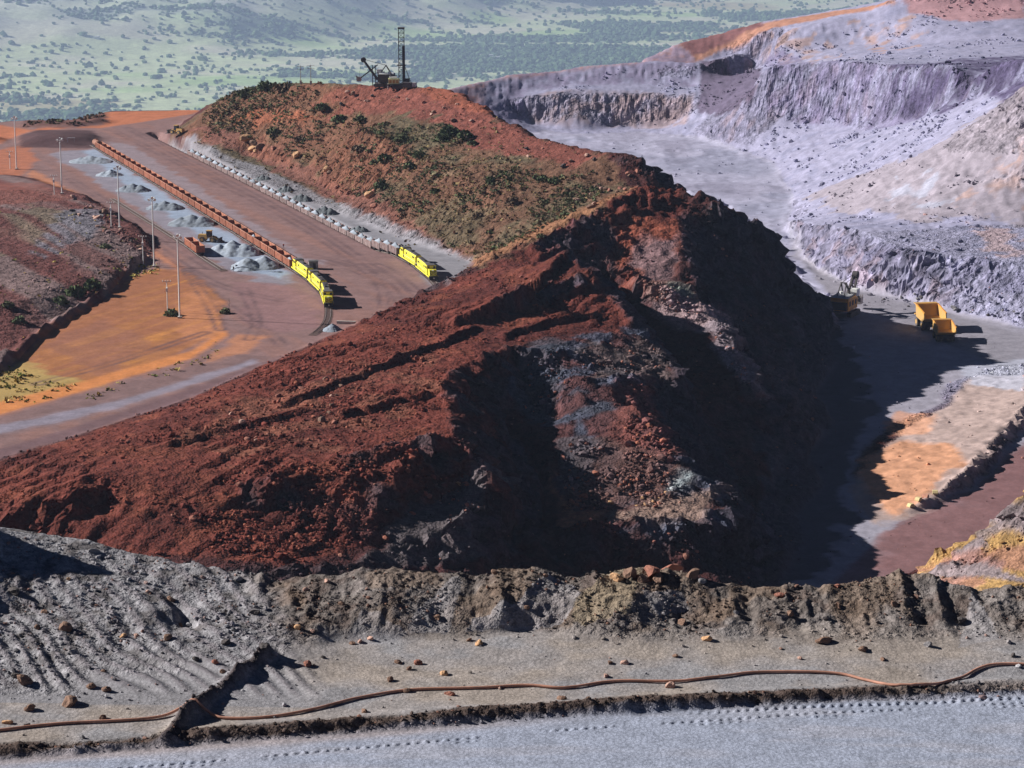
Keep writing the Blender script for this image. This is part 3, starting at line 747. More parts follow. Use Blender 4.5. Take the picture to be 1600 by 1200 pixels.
paint(yreg([(70, 240), (150, 232), (270, 310), (450, 424), (470, 440), (420, 445), (340, 415), (220, 330), (130, 270)], 0.8), lin(134, 132, 146), 0.8)
paint(yreg([(130, 236), (150, 234), (260, 305), (450, 424), (440, 436), (380, 420), (300, 360), (200, 290)], 0.5), lin(142, 156, 178), 0.95)
paint(yreg([(165, 222), (200, 225), (340, 310), (450, 385), (520, 420), (480, 410), (330, 325), (180, 240)], 1.0), lin(140, 130, 140), 0.7)
paint(yreg([(262, 214), (340, 262), (470, 310), (600, 362), (735, 412), (700, 450), (640, 405), (500, 335), (400, 285), (270, 225)], 0.3), lin(138, 138, 146))
paint(yreg([(270, 226), (400, 288), (520, 344), (630, 402), (640, 398), (520, 336), (400, 278), (330, 248)], 0.3), lin(146, 152, 166), 0.7)
paint(region([(285, 216), (340, 234), (400, 258), (470, 290), (560, 328), (640, 362), (738, 408), (700, 450), (640, 405), (500, 335), (400, 285), (300, 238)], .5), lin(132, 130, 138), .9)
paint(yreg([(360, 440), (430, 440), (500, 470), (500, 510), (440, 520), (380, 500)], 1), lin(136, 104, 106), 0.8)
tyre = np.zeros(X.shape)
for pts in ([(500, 405), (560, 425), (610, 450), (625, 480)], [(480, 398), (540, 410), (600, 430), (640, 465)], [(530, 400), (600, 418), (650, 455)], [(200, 200), (330, 270), (480, 350), (600, 430)], [(180, 205), (300, 265), (430, 330), (520, 385), (590, 440), (600, 480)], [(300, 430), (345, 470), (420, 520), (440, 540)], [(290, 420), (330, 480), (345, 515)], [(380, 450), (400, 500), (390, 530)], [(60, 600), (200, 560), (320, 520)], [(130, 300), (230, 375), (330, 440), (440, 470)], [(110, 280), (220, 350), (330, 420)]):
    c_ = [(p.x, p.y) for p in spline([P(x, y, 0) for x, y in pts], 8)]
    d_, _a = seg_dist(X, Y, c_)
    for o_ in (-1.5, 1.5): tyre = np.maximum(tyre, np.exp(-((d_ - 1.4) / .75) ** 2))
paint(yard * tyre * (.4 + .6 * sstep(-.3, .3, n2)), lin(96, 76, 80), .8)
paint(region([(28, 231), (32, 212), (60, 203), (146, 204), (156, 214), (150, 231)], .4), lin(78, 58, 62), .9)  # shade on the bank's near face painted dark
paint(region([(38, 199), (68, 181), (110, 174), (160, 171), (168, 190), (110, 197)], .6), lin(104, 72, 66), .9)
paint(yreg([(160, 171), (220, 166), (275, 167), (270, 173), (165, 175)], .3), lin(66, 52, 56), .9)
# mound: dumped stripes running down its slope
mound = region_plan([P(x, y, 2) for x, y in MOUND], 0.2)
st = noise2((X * 0.75 + Y * 0.42) / 4.5, (Y - X) / 120, 77)
paint(mound, lin(116, 84, 82)); paint(mound * sstep(0.1, 0.3, st), lin(120, 100, 100)); paint(mound * sstep(0.1, 0.3, -st), lin(104, 66, 64))
paint(region([(-30, 345), (60, 320), (110, 335), (60, 390), (-30, 420)], 2.2) * sstep(-.45, .1, st), lin(116, 104, 90), 0.8)
paint(region([(100, 330), (150, 325), (170, 350), (60, 410), (50, 395)], 1.2) * sstep(-.4, .1, noise2((X * 0.75 + Y * 0.42) / 2.0, (Y - X) / 60, 78)), lin(118, 118, 130), 0.75)
paint(region([(-30, 290), (60, 285), (110, 310), (40, 320), (-30, 325)], 1.5), lin(128, 80, 72), 0.7)
# rock varnish and clods: strong small-scale variation on broken ground
brk = np.clip(rough * 1.2, 0, 1) * (1 - .7 * sstep(900, 1100, Y))
cr = 0.30 * ridged2(X / 3.6, Y / 3.6, 3, 97) + 0.26 * fbm3(X / 1.6, Y / 1.6, H / 1.6, 2, 98) + 0.22 * fbm2(X / 11, Y / 11, 2, 96)
C = C * np.clip(1 + 1.25 * brk * cr, .3, 1.7)[..., None]
C = C * (1 + 0.16 * fbm2(X / 3.0, Y / 3.0, 3, 99)[..., None])
C = np.clip(C, 0.004, 0.9)

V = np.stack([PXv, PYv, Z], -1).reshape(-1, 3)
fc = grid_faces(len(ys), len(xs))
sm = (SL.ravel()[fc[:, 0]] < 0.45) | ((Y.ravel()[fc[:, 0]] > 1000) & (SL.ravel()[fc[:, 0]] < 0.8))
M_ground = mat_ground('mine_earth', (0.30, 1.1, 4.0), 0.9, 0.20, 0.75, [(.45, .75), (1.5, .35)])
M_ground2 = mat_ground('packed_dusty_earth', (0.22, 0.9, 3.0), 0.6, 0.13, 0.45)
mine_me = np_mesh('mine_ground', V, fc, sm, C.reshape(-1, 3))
M_ground3 = mat_ground('dusty_cliff_rock', (0.12, 0.5, 1.8), 1.5, 0.14, 0.5, [(.17, 2.2), (.55, .8)])
mine_me.materials.append(M_ground); mine_me.materials.append(M_ground2); mine_me.materials.append(M_ground3)
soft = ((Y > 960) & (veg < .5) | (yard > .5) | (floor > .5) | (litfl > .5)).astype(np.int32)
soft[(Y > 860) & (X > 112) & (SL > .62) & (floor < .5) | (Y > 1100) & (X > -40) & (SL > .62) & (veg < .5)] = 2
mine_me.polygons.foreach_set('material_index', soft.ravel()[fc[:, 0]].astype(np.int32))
mine_o = link_mesh('mine_ground', mine_me)
tag(mine_o, 'red and grey stepped mine ground between rail yard and open pit', kind='structure')

# ================================================================== NEAR BENCH (the berm and the haul road below the camera)
fg = Field(-36, 36, 50, 92, 0.12)
B0 = 125.0
road_edge = [(-700, 1205), (0, 1180), (260, 1160), (500, 1143), (800, 1122), (1000, 1109), (1300, 1093), (1600, 1082), (2500, 1045)]
fg.area([P(x, y, B0) for x, y in road_edge] + [Vector((36, 50, 0)), Vector((-36, 50, 0))], B0)
PL(fg, [(-700, 1185, B0 + .2), (0, 1166, B0 + .24), (120, 1160, B0 + .3), (260, 1146, B0 + .3), (500, 1129, B0 + .26), (650, 1119, B0 + .3), (800, 1105, B0 + .28), (1000, 1093, B0 + .34), (1150, 1085, B0 + .3), (1300, 1078, B0 + .26), (1600, 1066, B0 + .2), (2500, 1030, B0 + .2)])
PL(fg, [(-700, 1172, B0 + .1), (0, 1150, B0 + .1), (260, 1133, B0 + .1), (500, 1116, B0 + .1), (800, 1094, B0 + .1), (1000, 1082, B0 + .1), (1300, 1068, B0 + .1), (1600, 1056, B0 + .1), (2500, 1020, B0 + .1)])
PL(fg, [(-700, 1130, B0 + .2), (0, 1112, B0 + .2), (260, 1100, B0 + .2), (420, 1080, B0 + .2), (520, 1050, B0 + .2), (700, 1040, B0 + .2), (1000, 1045, B0 + .2), (1300, 1048, B0 + .2), (1600, 1045, B0 + .2), (2500, 1040, B0 + .2)])
PL(fg, [(520, 1006, B0 + .32), (620, 1000, B0 + .35), (700, 1000, B0 + .35), (820, 985, B0 + .4), (900, 1005, B0 + .35), (1000, 1015, B0 + .32), (1100, 1020, B0 + .3), (1300, 1030, B0 + .3), (1450, 1028, B0 + .3), (1600, 1030, B0 + .3), (2500, 1030, B0 + .3)])
crest = [(-900, 760, 79), (-200, 800, 78), (0, 822, 77.4), (60, 830, 77), (150, 848, 76.5), (230, 868, 76), (300, 880, 75.4), (380, 893, 75), (440, 905, 74.6), (520, 897, 74.6), (560, 889, 74.6), (640, 888, 74.4), (700, 896, 74.3), (760, 898, 74.2), (800, 890, 74.4), (850, 892, 74.4), (890, 906, 74), (940, 896, 74.2), (970, 886, 74.4), (1010, 884, 74.5), (1060, 894, 74.5), (1110, 910, 74.3), (1180, 918, 74.2), (1250, 918, 74.2), (1320, 912, 74.3), (1360, 901, 74.6), (1400, 893, 74.8), (1440, 894, 74.8), (1470, 905, 74.6), (1500, 917, 74.2), (1540, 919, 74.2), (1600, 920, 74.2), (2500, 925, 74.2)]
PDL(fg, crest)
fg.line([PD(x, y, d) + Vector((0, 1.6, -1.5)) for x, y, d in crest])
fg.line([(-36, 90, 113), (36, 90, 113)])
# lumps of the berm, a hollow on the left and fans of spilled dust
PDL(fg, [(0, 880, 74.6), (60, 890, 74.3), (150, 905, 74)]); PDL(fg, [(0, 960, 72), (90, 955, 72.1), (200, 950, 72.3), (330, 950, 72.4)])
PDL(fg, [(275, 885, 75.0), (278, 940, 73.2), (290, 990, 71.9)]); PDL(fg, [(715, 900, 74.0), (722, 945, 72.6), (735, 985, 71.8)]); PDL(fg, [(845, 905, 73.9), (840, 940, 72.9), (850, 975, 71.9)])
PDL(fg, [(600, 910, 73.6), (600, 950, 72.3)]); PDL(fg, [(780, 915, 73.5), (790, 950, 72.2)]); PDL(fg, [(960, 920, 73.3), (970, 965, 71.9)]); PDL(fg, [(1080, 935, 73.4), (1060, 975, 72.4)]); PDL(fg, [(1250, 950, 73.0), (1250, 990, 71.9)]); PDL(fg, [(1400, 925, 73.7), (1410, 980, 71.9)]); PDL(fg, [(1500, 935, 73.6), (1510, 985, 72.3)])
fg.line([(-24, 76.2, 131.2), (-19.6, 76.2, 130.6), (-18.2, 76.0, 129.2)]); fg.line([(-24, 74.2, 129.6), (-19.4, 74.0, 128.6)])
fg.solve(5, 200)
fg.smooth(3)
fys = np.array(list(np.arange(50.5, 60.5, .5)) + list(np.arange(60.5, 77.6, .05)) + list(np.arange(77.6, 92, .4)))
fxr = steps(0, 16.5, .06, .06) + steps(16.5, 35.5, .1, 1.0) + [35.5]
fxs = np.array([-v for v in reversed(fxr[1:])] + fxr)
FX, FY = np.meshgrid(fxs, fys)
FH = fg.at(FX, FY)
def fpoly(pix, z=B0 + .15): return [(P(x, y, z).x, P(x, y, z).y) for x, y in pix]
def fhit(px, py): return hit(px, py, fg, 52, 88)
# the path of the windrow along the road and the crossing windrow
wr = fpoly([(-700, 1185), (0, 1166), (260, 1146), (500, 1129), (800, 1105), (1000, 1093), (1300, 1078), (1600, 1066), (2500, 1030)], B0 + .25)
dw, aw = seg_dist(FX, FY, wr)
xw = [fhit(*p) for p in ((418, 1026), (392, 1042), (350, 1075), (312, 1105), (285, 1130), (262, 1156))]
dx, ax = seg_dist(FX, FY, [(p.x, p.y) for p in xw])
berm = sstep(B0 + .34, B0 + .7, FH) * (FY < 80)
leftm = sstep(-5.5, -7.5, FX + 0.35 * (FY - 70)) * (FY > 66.2)
clod = ridged2(FX / .42, FY / .42, 3, 201)
FZ = FH + berm * (1 - .62 * leftm) * (0.17 * ridged2(FX / 1.05, FY / 2.4, 3, 203) + 0.045 * clod + 0.05 * fbm2(FX / .16, FY / .16, 2, 207))
wm = np.exp(-(dw / .34) ** 2) * (1 - 0.45 * sstep(2, 16, FX))
FZ += wm * (0.10 * ridged2(FX / .5, FY / .4, 3, 211) + 0.06 * fbm2(FX / .13, FY / .13, 2, 213))
cm = np.exp(-(dx / .22) ** 2)
FZ += 0.30 * cm * (1 + .5 * noise2(ax / .8, 0 * ax, 215)) + cm * 0.08 * clod
FZ += 0.03 * fbm2(FX / 1.1, FY / 1.1, 3, 219) * (FY > 65.8)
# dozer furrows on the left slope
fa = P(60, 950, B0 + .8); fb = P(235, 1095, B0 + .2)
fd = Vector((fb.x - fa.x, fb.y - fa.y)).normalized()
s_perp = FX * fd.y - FY * fd.x + 0.35 * noise2(FX / 2.5, FY / 2.5, 221) + 0.02 * (FX * fd.x + FY * fd.y) ** 1
fur = np.sin(s_perp * 2 * math.pi / 0.58)
furm = leftm * (1 - sstep(B0 + 1.3, B0 + 1.9, FH)) * sstep(66.6, 67.6, FY)
FZ += 0.075 * furm * fur * (0.5 + 0.5 * noise2(FX / 1.3, FY / 1.3, 223))
FZ += leftm * sstep(66.3, 67.5, FY) * 0.010 * clod * (0.4 + noise2(FX / .9, FY / .9, 225))
# crawler prints pressed into the road beside the windrow
tx = FX * 1.0; side = FY - np.interp(FX, [p[0] for p in wr], [p[1] for p in wr])
ph = tx / 0.27
def prints(c, w, h, gap):
    q = np.exp(-((side - c - 0.02 * np.sin(tx)) / w) ** 2)
    t = ph - np.floor(ph)
    return h * q * (np.exp(-((t - .3 - .9 * (side - c)) / .16) ** 2) - .25) * gap
gp = sstep(-.55, -.2, noise2(tx / 1.8, 0 * tx, 231))
FZ += prints(-.62, .12, .085, sstep(4, 7, FX)) + prints(-.95 - .028 * (16 - FX), .075, .08, gp) + prints(-1.20 - .028 * (16 - FX), .06, .065, gp * sstep(-.2, .2, noise2(tx / 1.1, 3 + 0 * tx, 233)))
FZ += 0.006 * fbm2(FX / .35, FY / .35, 2, 235) * (FY < 66.5)

FC = np.zeros(FX.shape + (3,))
def fpaint(mask, col, k=1.0):
    global FC
    m = np.clip(mask * k, 0, 1)[..., None]
    FC = FC * (1 - m) + np.array(col) * m
fn1 = fbm2(FX / 2.2, FY / 1.6, 4, 241); fn2 = fbm2(FX / .5, FY / .5, 3, 243)
FC[:] = lin(146, 140, 140)
fpaint(sstep(-.1, .4, fn1), lin(150, 140, 134)); fpaint(sstep(.1, .4, -fn1), lin(142, 140, 144))
rd = inpoly(FX, FY, [(P(x, y, B0).x, P(x, y, B0).y) for x, y in road_edge] + [(36, 50), (-36, 50)]) * 1.0
fpaint(rd, lin(146, 152, 170)); fpaint(rd * sstep(0.0, .4, fbm2(FX / 4, FY / .8, 3, 245)), lin(152, 154, 168), .8)
fpaint(np.exp(-((side + .55) / .35) ** 2) * sstep(4, -4, FX), lin(158, 146, 146), .7)
fpaint(berm, lin(106, 98, 95)); fpaint(berm * sstep(-.05, .25, fn2), lin(96, 84, 80), .8); fpaint(berm * sstep(.0, .35, fn1), lin(130, 124, 124), .5)
fpaint(berm * sstep(.05, .3, fbm2(FX / 1.3, FY / 1.3, 3, 247)), lin(118, 98, 82), .45)
fpaint(leftm * (1 - rd), lin(138, 136, 141)); fpaint(leftm * berm * sstep(.0, .3, fn2), lin(98, 93, 94), .8); fpaint(furm * sstep(.2, .8, fur), lin(126, 120, 126), .7)
fpaint(np.exp(-(dw / .33) ** 2) * (1 - .5 * sstep(6, 15, FX)), lin(82, 70, 66), 1.3); fpaint(cm, lin(70, 62, 64), .95)
def dust(pix, k=.9):
    q = [fhit(*p) for p in pix]
    m = inpoly(FX + .25 * fn1 + .12 * fn2, FY + .35 * fn1 + .15 * fn2, [(p.x, p.y) for p in q]) * 1.0
    fpaint(m, lin(146, 144, 150), k * .6)
dust([(850, 905), (880, 910), (905, 940), (880, 975), (800, 985), (730, 985), (740, 965), (800, 955)]); dust([(705, 905), (715, 905), (715, 950), (700, 990), (640, 985), (650, 960)], .7)
dust([(1000, 925), (1060, 930), (1075, 955), (1030, 960)], .8); dust([(1520, 925), (1540, 960), (1565, 1000), (1500, 1010), (1510, 970)], .8); dust([(560, 960), (640, 985), (600, 1010), (540, 1000)], .7)
yl = [fhit(*p) for p in ((940, 900), (970, 888), (1000, 905), (990, 960), (900, 985), (890, 950))]
fpaint(inpoly(FX + .3 * fn1, FY + .3 * fn2, [(p.x, p.y) for p in yl]) * 1.0, lin(140, 126, 108), .7)
FC = np.clip(1.14 * FC * (1 + .14 * fbm2(FX / .3, FY / .3, 2, 251)[..., None]), .01, .8)
M_near = mat_ground('near_earth', (1.6, 7.0, 30.0), 0.10, 0.13, 0.5, [(9, .22), (32, .1)])
M_nearr = mat_ground('near_broken_earth', (1.6, 7.0, 30.0), 0.16, 0.16, 0.75, [(4.5, .42), (15, .16)])
ffc = grid_faces(len(fys), len(fxs)); fme = np_mesh('haul_road_bench', np.stack([FX, FY, FZ], -1).reshape(-1, 3), ffc, True, FC.reshape(-1, 3))
fme.materials.append(M_near); fme.materials.append(M_nearr)
fme.polygons.foreach_set('material_index', ((berm + .8 * np.exp(-(dw / .4) ** 2) + cm + .35 * leftm * (FY > 66.6) * sstep(-.1, .2, fn1)) > .3).ravel()[ffc[:, 0]].astype(np.int32))
fo = link_mesh('haul_road_bench', fme)
tag(fo, 'grey dusty haul road bench with rough berm in the foreground', kind='structure')
class _S: pass
fgz = Field(-16, 16, 60, 79, .1)
jj = np.clip(np.searchsorted(fxs, fgz.x0 + np.arange(fgz.nx) * .1), 0, len(fxs) - 1); ii = np.clip(np.searchsorted(fys, fgz.y0 + np.arange(fgz.ny) * .1), 0, len(fys) - 1)
fgz.H = FZ[np.ix_(ii, jj)]

# ================================================================== PLAIN AND HILLS
KP = 4.2
pys = np.array(steps(1500, 15000, 240, 150) + steps(15000, 29500, 92, 140) + steps(29500, 36000, 250, 500) + steps(36000, 60000, 600, 3000) + [60000.])
pxr = steps(0, 6500, 100, 125) + steps(6500, 10000, 150, 400) + steps(10000, 30000, 500, 3000) + [30000.]
pxs = np.array([-v for v in reversed(pxr[1:])] + pxr)
QX, QY = np.meshgrid(pxs, pys)
def plain_h(x, y):
    base = -215 - 1735 * sstep(1560, 7500, y)
    base = base + 36 * fbm2(x / 2000, y / 2000, 3, 301) * sstep(7500, 11000, y)
    x = x / KP; y = y / KP
    w = y + 260 * fbm2(x / 600, y / 600, 2, 303)
    # hills on the left, a low line of them on the right
    foot = 4820 + np.interp(x, [-3000, -1000, -600, -280, 160, 600, 1500], [-600, 0, 120, 560, 1150, 2600, 5000])
    w2 = y + 120 * fbm2(x / 420, y / 420, 3, 303)
    m = sstep(foot, foot + 1500, w2)
    hills = m * (280 + 190 * ridged2(x / 330, y / 620, 4, 305))
    m2 = sstep(7600, 8400, w) * sstep(12000, 9500, w)
    hills = hills + m2 * 110 * (0.6 + 0.6 * ridged2(x / 900, y / 900, 3, 307))
    back = sstep(14000, 20000, w) * (260 + 200 * fbm2(x / 3000, y / 3000, 3, 309))
    return base + KP * (hills + back)
QZ = plain_h(QX, QY)
def wood(x, y):
    x = x / KP; y = y / KP
    return fbm2(x / 330 + 3.1, y / 210, 4, 311) + 0.55 * fbm2(x / 900, y / 150, 2, 313)
W = wood(QX, QY)
QC = np.zeros(QX.shape + (3,)); QC[:] = lin(196, 206, 162)  # fields and wood ground lightened to make up for thin haze
q1 = fbm2(QX / 630, QY / 460, 4, 315); q2 = fbm2(QX / 1760, QY / 1260, 3, 317)
def qp(m, c, k=1.0):
    global QC
    m = np.clip(m * k, 0, 1)[..., None]; QC = QC * (1 - m) + np.array(c) * m
qp(sstep(-.1, .3, q1), lin(204, 202, 176)); qp(sstep(.25, .45, q2), lin(176, 158, 120), .7); qp(sstep(.2, .4, -q2), lin(170, 196, 130), .9)
qp(sstep(.1, .22, W), lin(120, 142, 118))
hl = sstep(100, 480, QZ + 1950) * (QY > 15000)
qp(hl, lin(206, 204, 198), .85); qp(hl * sstep(-.05, .3, q1), lin(164, 172, 164), .8)  # hills paled in colour to imitate haze
po = link_mesh('plain', np_mesh('plain', np.stack([QX, QY, QZ], -1).reshape(-1, 3), grid_faces(len(pys), len(pxs)), True, QC.reshape(-1, 3)), mat_ground('plain_earth', (0.006, 0.025, 0.1), 10.0, 0.2, 0.5))
tag(po, 'green plain with hills far below the mine', kind='structure')

# ================================================================== rocks, gravel, plants: base shapes
def ico(sub=0):
    bm = bmesh.new(); bmesh.ops.create_icosphere(bm, subdivisions=max(1, sub + 1), radius=1.0)
    v = np.array([p.co[:] for p in bm.verts]); f = np.array([[q.index for q in t.verts] for t in bm.faces]); bm.free()
    return v, f
ICO_V, ICO_F = ico(0); ICO2_V, ICO2_F = ico(1)
def rock_shape(seed, detail=0):
    r = np.random.default_rng(seed)
    v, f = (ICO_V, ICO_F) if detail == 0 else (ICO2_V, ICO2_F)
    v = v.copy()
    for k in range(7):                       # cut flat faces
        n = r.normal(size=3); n /= np.linalg.norm(n); d = r.uniform(.45, .8)
        t = v @ n
        v = v - np.outer(np.clip(t - d, 0, None), n)
    v *= r.uniform(.75, 1.2, 3) * np.array([1, 1, .8]); v += r.normal(size=v.shape) * .04
    return v, f
ROCKS = [rock_shape(k) for k in range(10)]
def scatter(name, shapes, pos, size, mat, cols=None, flat=1.0, label=None, cat=None, parent=None, kind='stuff', tilt=True, smooth=False, sizez=None):
    """many small pieces joined into one real mesh"""
    pos = np.asarray(pos, float); n = len(pos); VV = []; FF = []; CC = []; base = 0
    which = rng.integers(0, len(shapes), n)
    for s, (v, f) in enumerate(shapes):
        ix = np.nonzero(which == s)[0]
        if len(ix) == 0: continue
        a = rng.uniform(0, 2 * math.pi, len(ix)); b = rng.uniform(-.6, .6, len(ix)) * (1 if tilt else 0)
        ca, sa, cb, sb = np.cos(a), np.sin(a), np.cos(b), np.sin(b)
        R = np.zeros((len(ix), 3, 3))
        R[:, 0, 0] = ca; R[:, 0, 1] = -sa * cb; R[:, 0, 2] = sa * sb
        R[:, 1, 0] = sa; R[:, 1, 1] = ca * cb; R[:, 1, 2] = -ca * sb
        R[:, 2, 1] = sb; R[:, 2, 2] = cb
        w = np.einsum('nij,kj->nki', R, v) * np.asarray(size)[ix][:, None, None]
        w[..., 2] *= flat if sizez is None else np.asarray(sizez)[ix][:, None]
        w += pos[ix][:, None, :]
        VV.append(w.reshape(-1, 3))
        FF.append((f[None] + (np.arange(len(ix)) * len(v))[:, None, None] + base).reshape(-1, f.shape[1]))
        base += len(ix) * len(v)
        if cols is not None: CC.append(np.repeat(np.asarray(cols)[ix], len(v), 0))
    me = np_mesh(name, np.concatenate(VV), np.concatenate(FF), smooth, np.concatenate(CC) if cols is not None else None)
    o = link_mesh(name, me, mat, parent)
    return tag(o, label, cat, None, kind)
M_rub = mat_ground('loose_stone', (1.2, 4.0, 14.0), 0.15, 0.2, 0.6)
M_rubn = mat_ground('near_stone', (6.0, 20.0, 60.0), 0.03, 0.2, 0.6)
def zmine(x, y):
    """displaced ground height"""
    i = np.clip(np.searchsorted(ys, y), 0, len(ys) - 1); j = np.clip(np.searchsorted(xs, x), 0, len(xs) - 1)
    return mine_H_final[i, j]
def cmine(x, y):
    i = np.clip(np.searchsorted(ys, y), 0, len(ys) - 1); j = np.clip(np.searchsorted(xs, x), 0, len(xs) - 1)
    return C[i, j]
def maskmine(A, x, y):
    i = np.clip(np.searchsorted(ys, y), 0, len(ys) - 1); j = np.clip(np.searchsorted(xs, x), 0, len(xs) - 1)
    return A[i, j]

# forest on the plain: crowns joined, one far-off wood
def crown(seed):
    r = np.random.default_rng(seed); v, f = ICO_V.copy(), ICO_F
    v = v * (1 + r.normal(size=(len(v), 1)) * .22); v[:, 2] = v[:, 2] * .75 + .45
    return v, f
CROWNS = [crown(k) for k in range(8)]
n = 95000
fx = rng.uniform(-1, 1, n); fy = rng.uniform(15200, 28400, n) ; fx = fx * (fy * .235)
keep = (wood(fx, fy) > .15 + rng.normal(size=n) * .07) & (rng.uniform(size=n) < .95)
solo = (~keep) & (rng.uniform(size=n) < .05)
keep |= solo
fx, fy = fx[keep], fy[keep]
fz = plain_h(fx, fy)
lo = np.clip(fz + 1950, 0, 1700)
k2 = rng.uniform(size=len(fx)) > np.clip(lo / 670, 0, .6)
fx, fy, fz = fx[k2], fy[k2], fz[k2]
fs = rng.lognormal(math.log(17.5), .3, len(fx))
g = rng.uniform(0, 1, (len(fx), 1))
fcol = lin(70, 98, 70) * (1 - g) + lin(104, 128, 90) * g
M_leaf = mat_ground('foliage', (0.15, 0.5, 1.2), 0.8, 0.25, 0.6)
scatter('forest', CROWNS, np.stack([fx, fy, fz], 1), fs, M_leaf, fcol, label='dark green woods scattered over the far plain', cat=None, tilt=False)

# ================================================================== HAZE
hz = MB(); hz.box((0, 29500, -950), (64000, 66000, 2270))
ho = hz.build('haze', None)
hm = bpy.data.materials.new('haze_air'); hm.use_nodes = True
hn = hm.node_tree.nodes; hn.remove(hn['Principled BSDF'])
pv = hn.new('ShaderNodeVolumePrincipled')
pv.inputs['Density'].default_value = 3.8e-5
pv.inputs['Color'].default_value = (0.55, 0.70, 1.0, 1)
pv.inputs['Anisotropy'].default_value = 0.1
hm.node_tree.links.new(pv.outputs[0], hn['Material Output'].inputs['Volume'])
ho.data.materials.append(hm)
tag(ho, 'pale blue haze over the plain', kind='stuff')

# ================================================================== RUBBLE on the mine ground
n = 160000
rx = rng.uniform(-150, 190, n); ry = rng.uniform(485, 1000, n)
rsl = maskmine(SL, rx, ry); rv = maskmine(veg, rx, ry); ryd = maskmine(yard, rx, ry); rfl = maskmine(floor, rx, ry)
clump = fbm2(rx / 9, ry / 9, 3, 401)
dens = (0.04 + 0.42 * sstep(0.0, .35, clump) + .25 * sstep(.3, .8, rsl)) * (1 - ryd) * (1 - .93 * rfl) * (1 - .9 * maskmine(litfl, rx, ry)) * (1 - .75 * rv) * (1 - .7 * sstep(760, 1000, ry))
kp = rng.uniform(size=n) < dens
rx, ry = rx[kp], ry[kp]
rs = np.clip(rng.lognormal(math.log(.27), .5, len(rx)), .12, 1.3)
rz = zmine(rx, ry)
rc = cmine(rx, ry) * rng.uniform(.55, 1.5, (len(rx), 1))
pale = rng.uniform(size=len(rx)) < .07
rc[pale] = rc[pale] * .4 + lin(170, 120, 104) * .6
print('rubble', len(rx))
scatter('rubble', ROCKS, np.stack([rx, ry, rz + rs * .15], 1), rs, M_rub, np.clip(rc, .01, .75), label='loose red and grey rubble strewn over the mine slopes')
# heavier talus on benches and below the cliffs
tx_, ty_, ts_ = [], [], []
for pix, nn, sz in (([(870, 690), (1050, 720), (1085, 745), (1040, 790), (880, 800)], 900, .42), ([(880, 545), (980, 548), (1060, 575), (1050, 600), (930, 592)], 700, .42), ([(1000, 440), (1095, 470), (1142, 505), (1080, 512), (1015, 480)], 420, .4), ([(600, 850), (640, 800), (720, 762), (800, 757), (780, 790), (700, 828)], 420, .35),
                    ([(560, 705), (700, 682), (790, 757), (640, 800), (560, 850), (450, 880), (330, 870), (300, 760)], 2400, .34), ([(960, 600), (1000, 600), (1060, 720), (980, 700)], 300, .5), ([(1110, 520), (1142, 515), (1190, 636), (1160, 610)], 300, .45), ([(770, 560), (880, 545), (890, 600), (820, 650)], 450, .4), ([(340, 640), (520, 550), (690, 485), (700, 640), (560, 700), (330, 700)], 1500, .32), ([(120, 310), (200, 355), (240, 390), (190, 425), (150, 440), (170, 380)], 500, .5), ([(880, 835), (1100, 818), (1150, 806), (1100, 890), (900, 880)], 300, .45)):
    q = [hit(*p) for p in pix]; pl = [(p.x, p.y) for p in q]
    x0, x1 = min(p[0] for p in pl), max(p[0] for p in pl); y0, y1 = min(p[1] for p in pl), max(p[1] for p in pl)
    ux = rng.uniform(x0, x1, nn * 3); uy = rng.uniform(y0, y1, nn * 3); ok = inpoly(ux, uy, pl) & (fbm2(ux / 6, uy / 6, 2, 411) > -.12)
    ux, uy = ux[ok][:nn], uy[ok][:nn]
    tx_.append(ux); ty_.append(uy); ts_.append(np.clip(rng.lognormal(math.log(sz), .45, len(ux)), .2, 1.5))
tx_ = np.concatenate(tx_); ty_ = np.concatenate(ty_); ts_ = np.concatenate(ts_)
tc_ = cmine(tx_, ty_) * rng.uniform(.5, 1.6, (len(tx_), 1))
tp_ = rng.uniform(size=len(tx_)) < .12; tc_[tp_] = tc_[tp_] * .35 + lin(164, 104, 84) * .65
scatter('talus', ROCKS, np.stack([tx_, ty_, zmine(tx_, ty_) + ts_ * .2], 1), ts_, M_rub, np.clip(tc_, .01, .6), label='broken talus blocks heaped on benches below the cliffs')
# fallen rock in the far pit
n = 60000
px_ = rng.uniform(20, 330, n); py_ = rng.uniform(880, 1440, n)
sl_ = maskmine(SL, px_, py_); cl_ = fbm2(px_ / 18, py_ / 18, 3, 441)
kp = (rng.uniform(size=n) < (.02 + .3 * sstep(.12, .45, cl_)) * (1 - .85 * maskmine(floor2, px_, py_))) & (maskmine(veg, px_, py_) < .3)
px_, py_ = px_[kp], py_[kp]; ps_ = np.clip(rng.lognormal(math.log(.55), .45, len(px_)), .3, 2.2)
pc_ = cmine(px_, py_) * rng.uniform(.7, 1.15, (len(px_), 1))
scatter('pit_rubble', ROCKS, np.stack([px_, py_, zmine(px_, py_) + ps_ * .15], 1), ps_, M_rub, np.clip(pc_, .01, .7), label='pale grey fallen rock strewn over the far pit slopes')
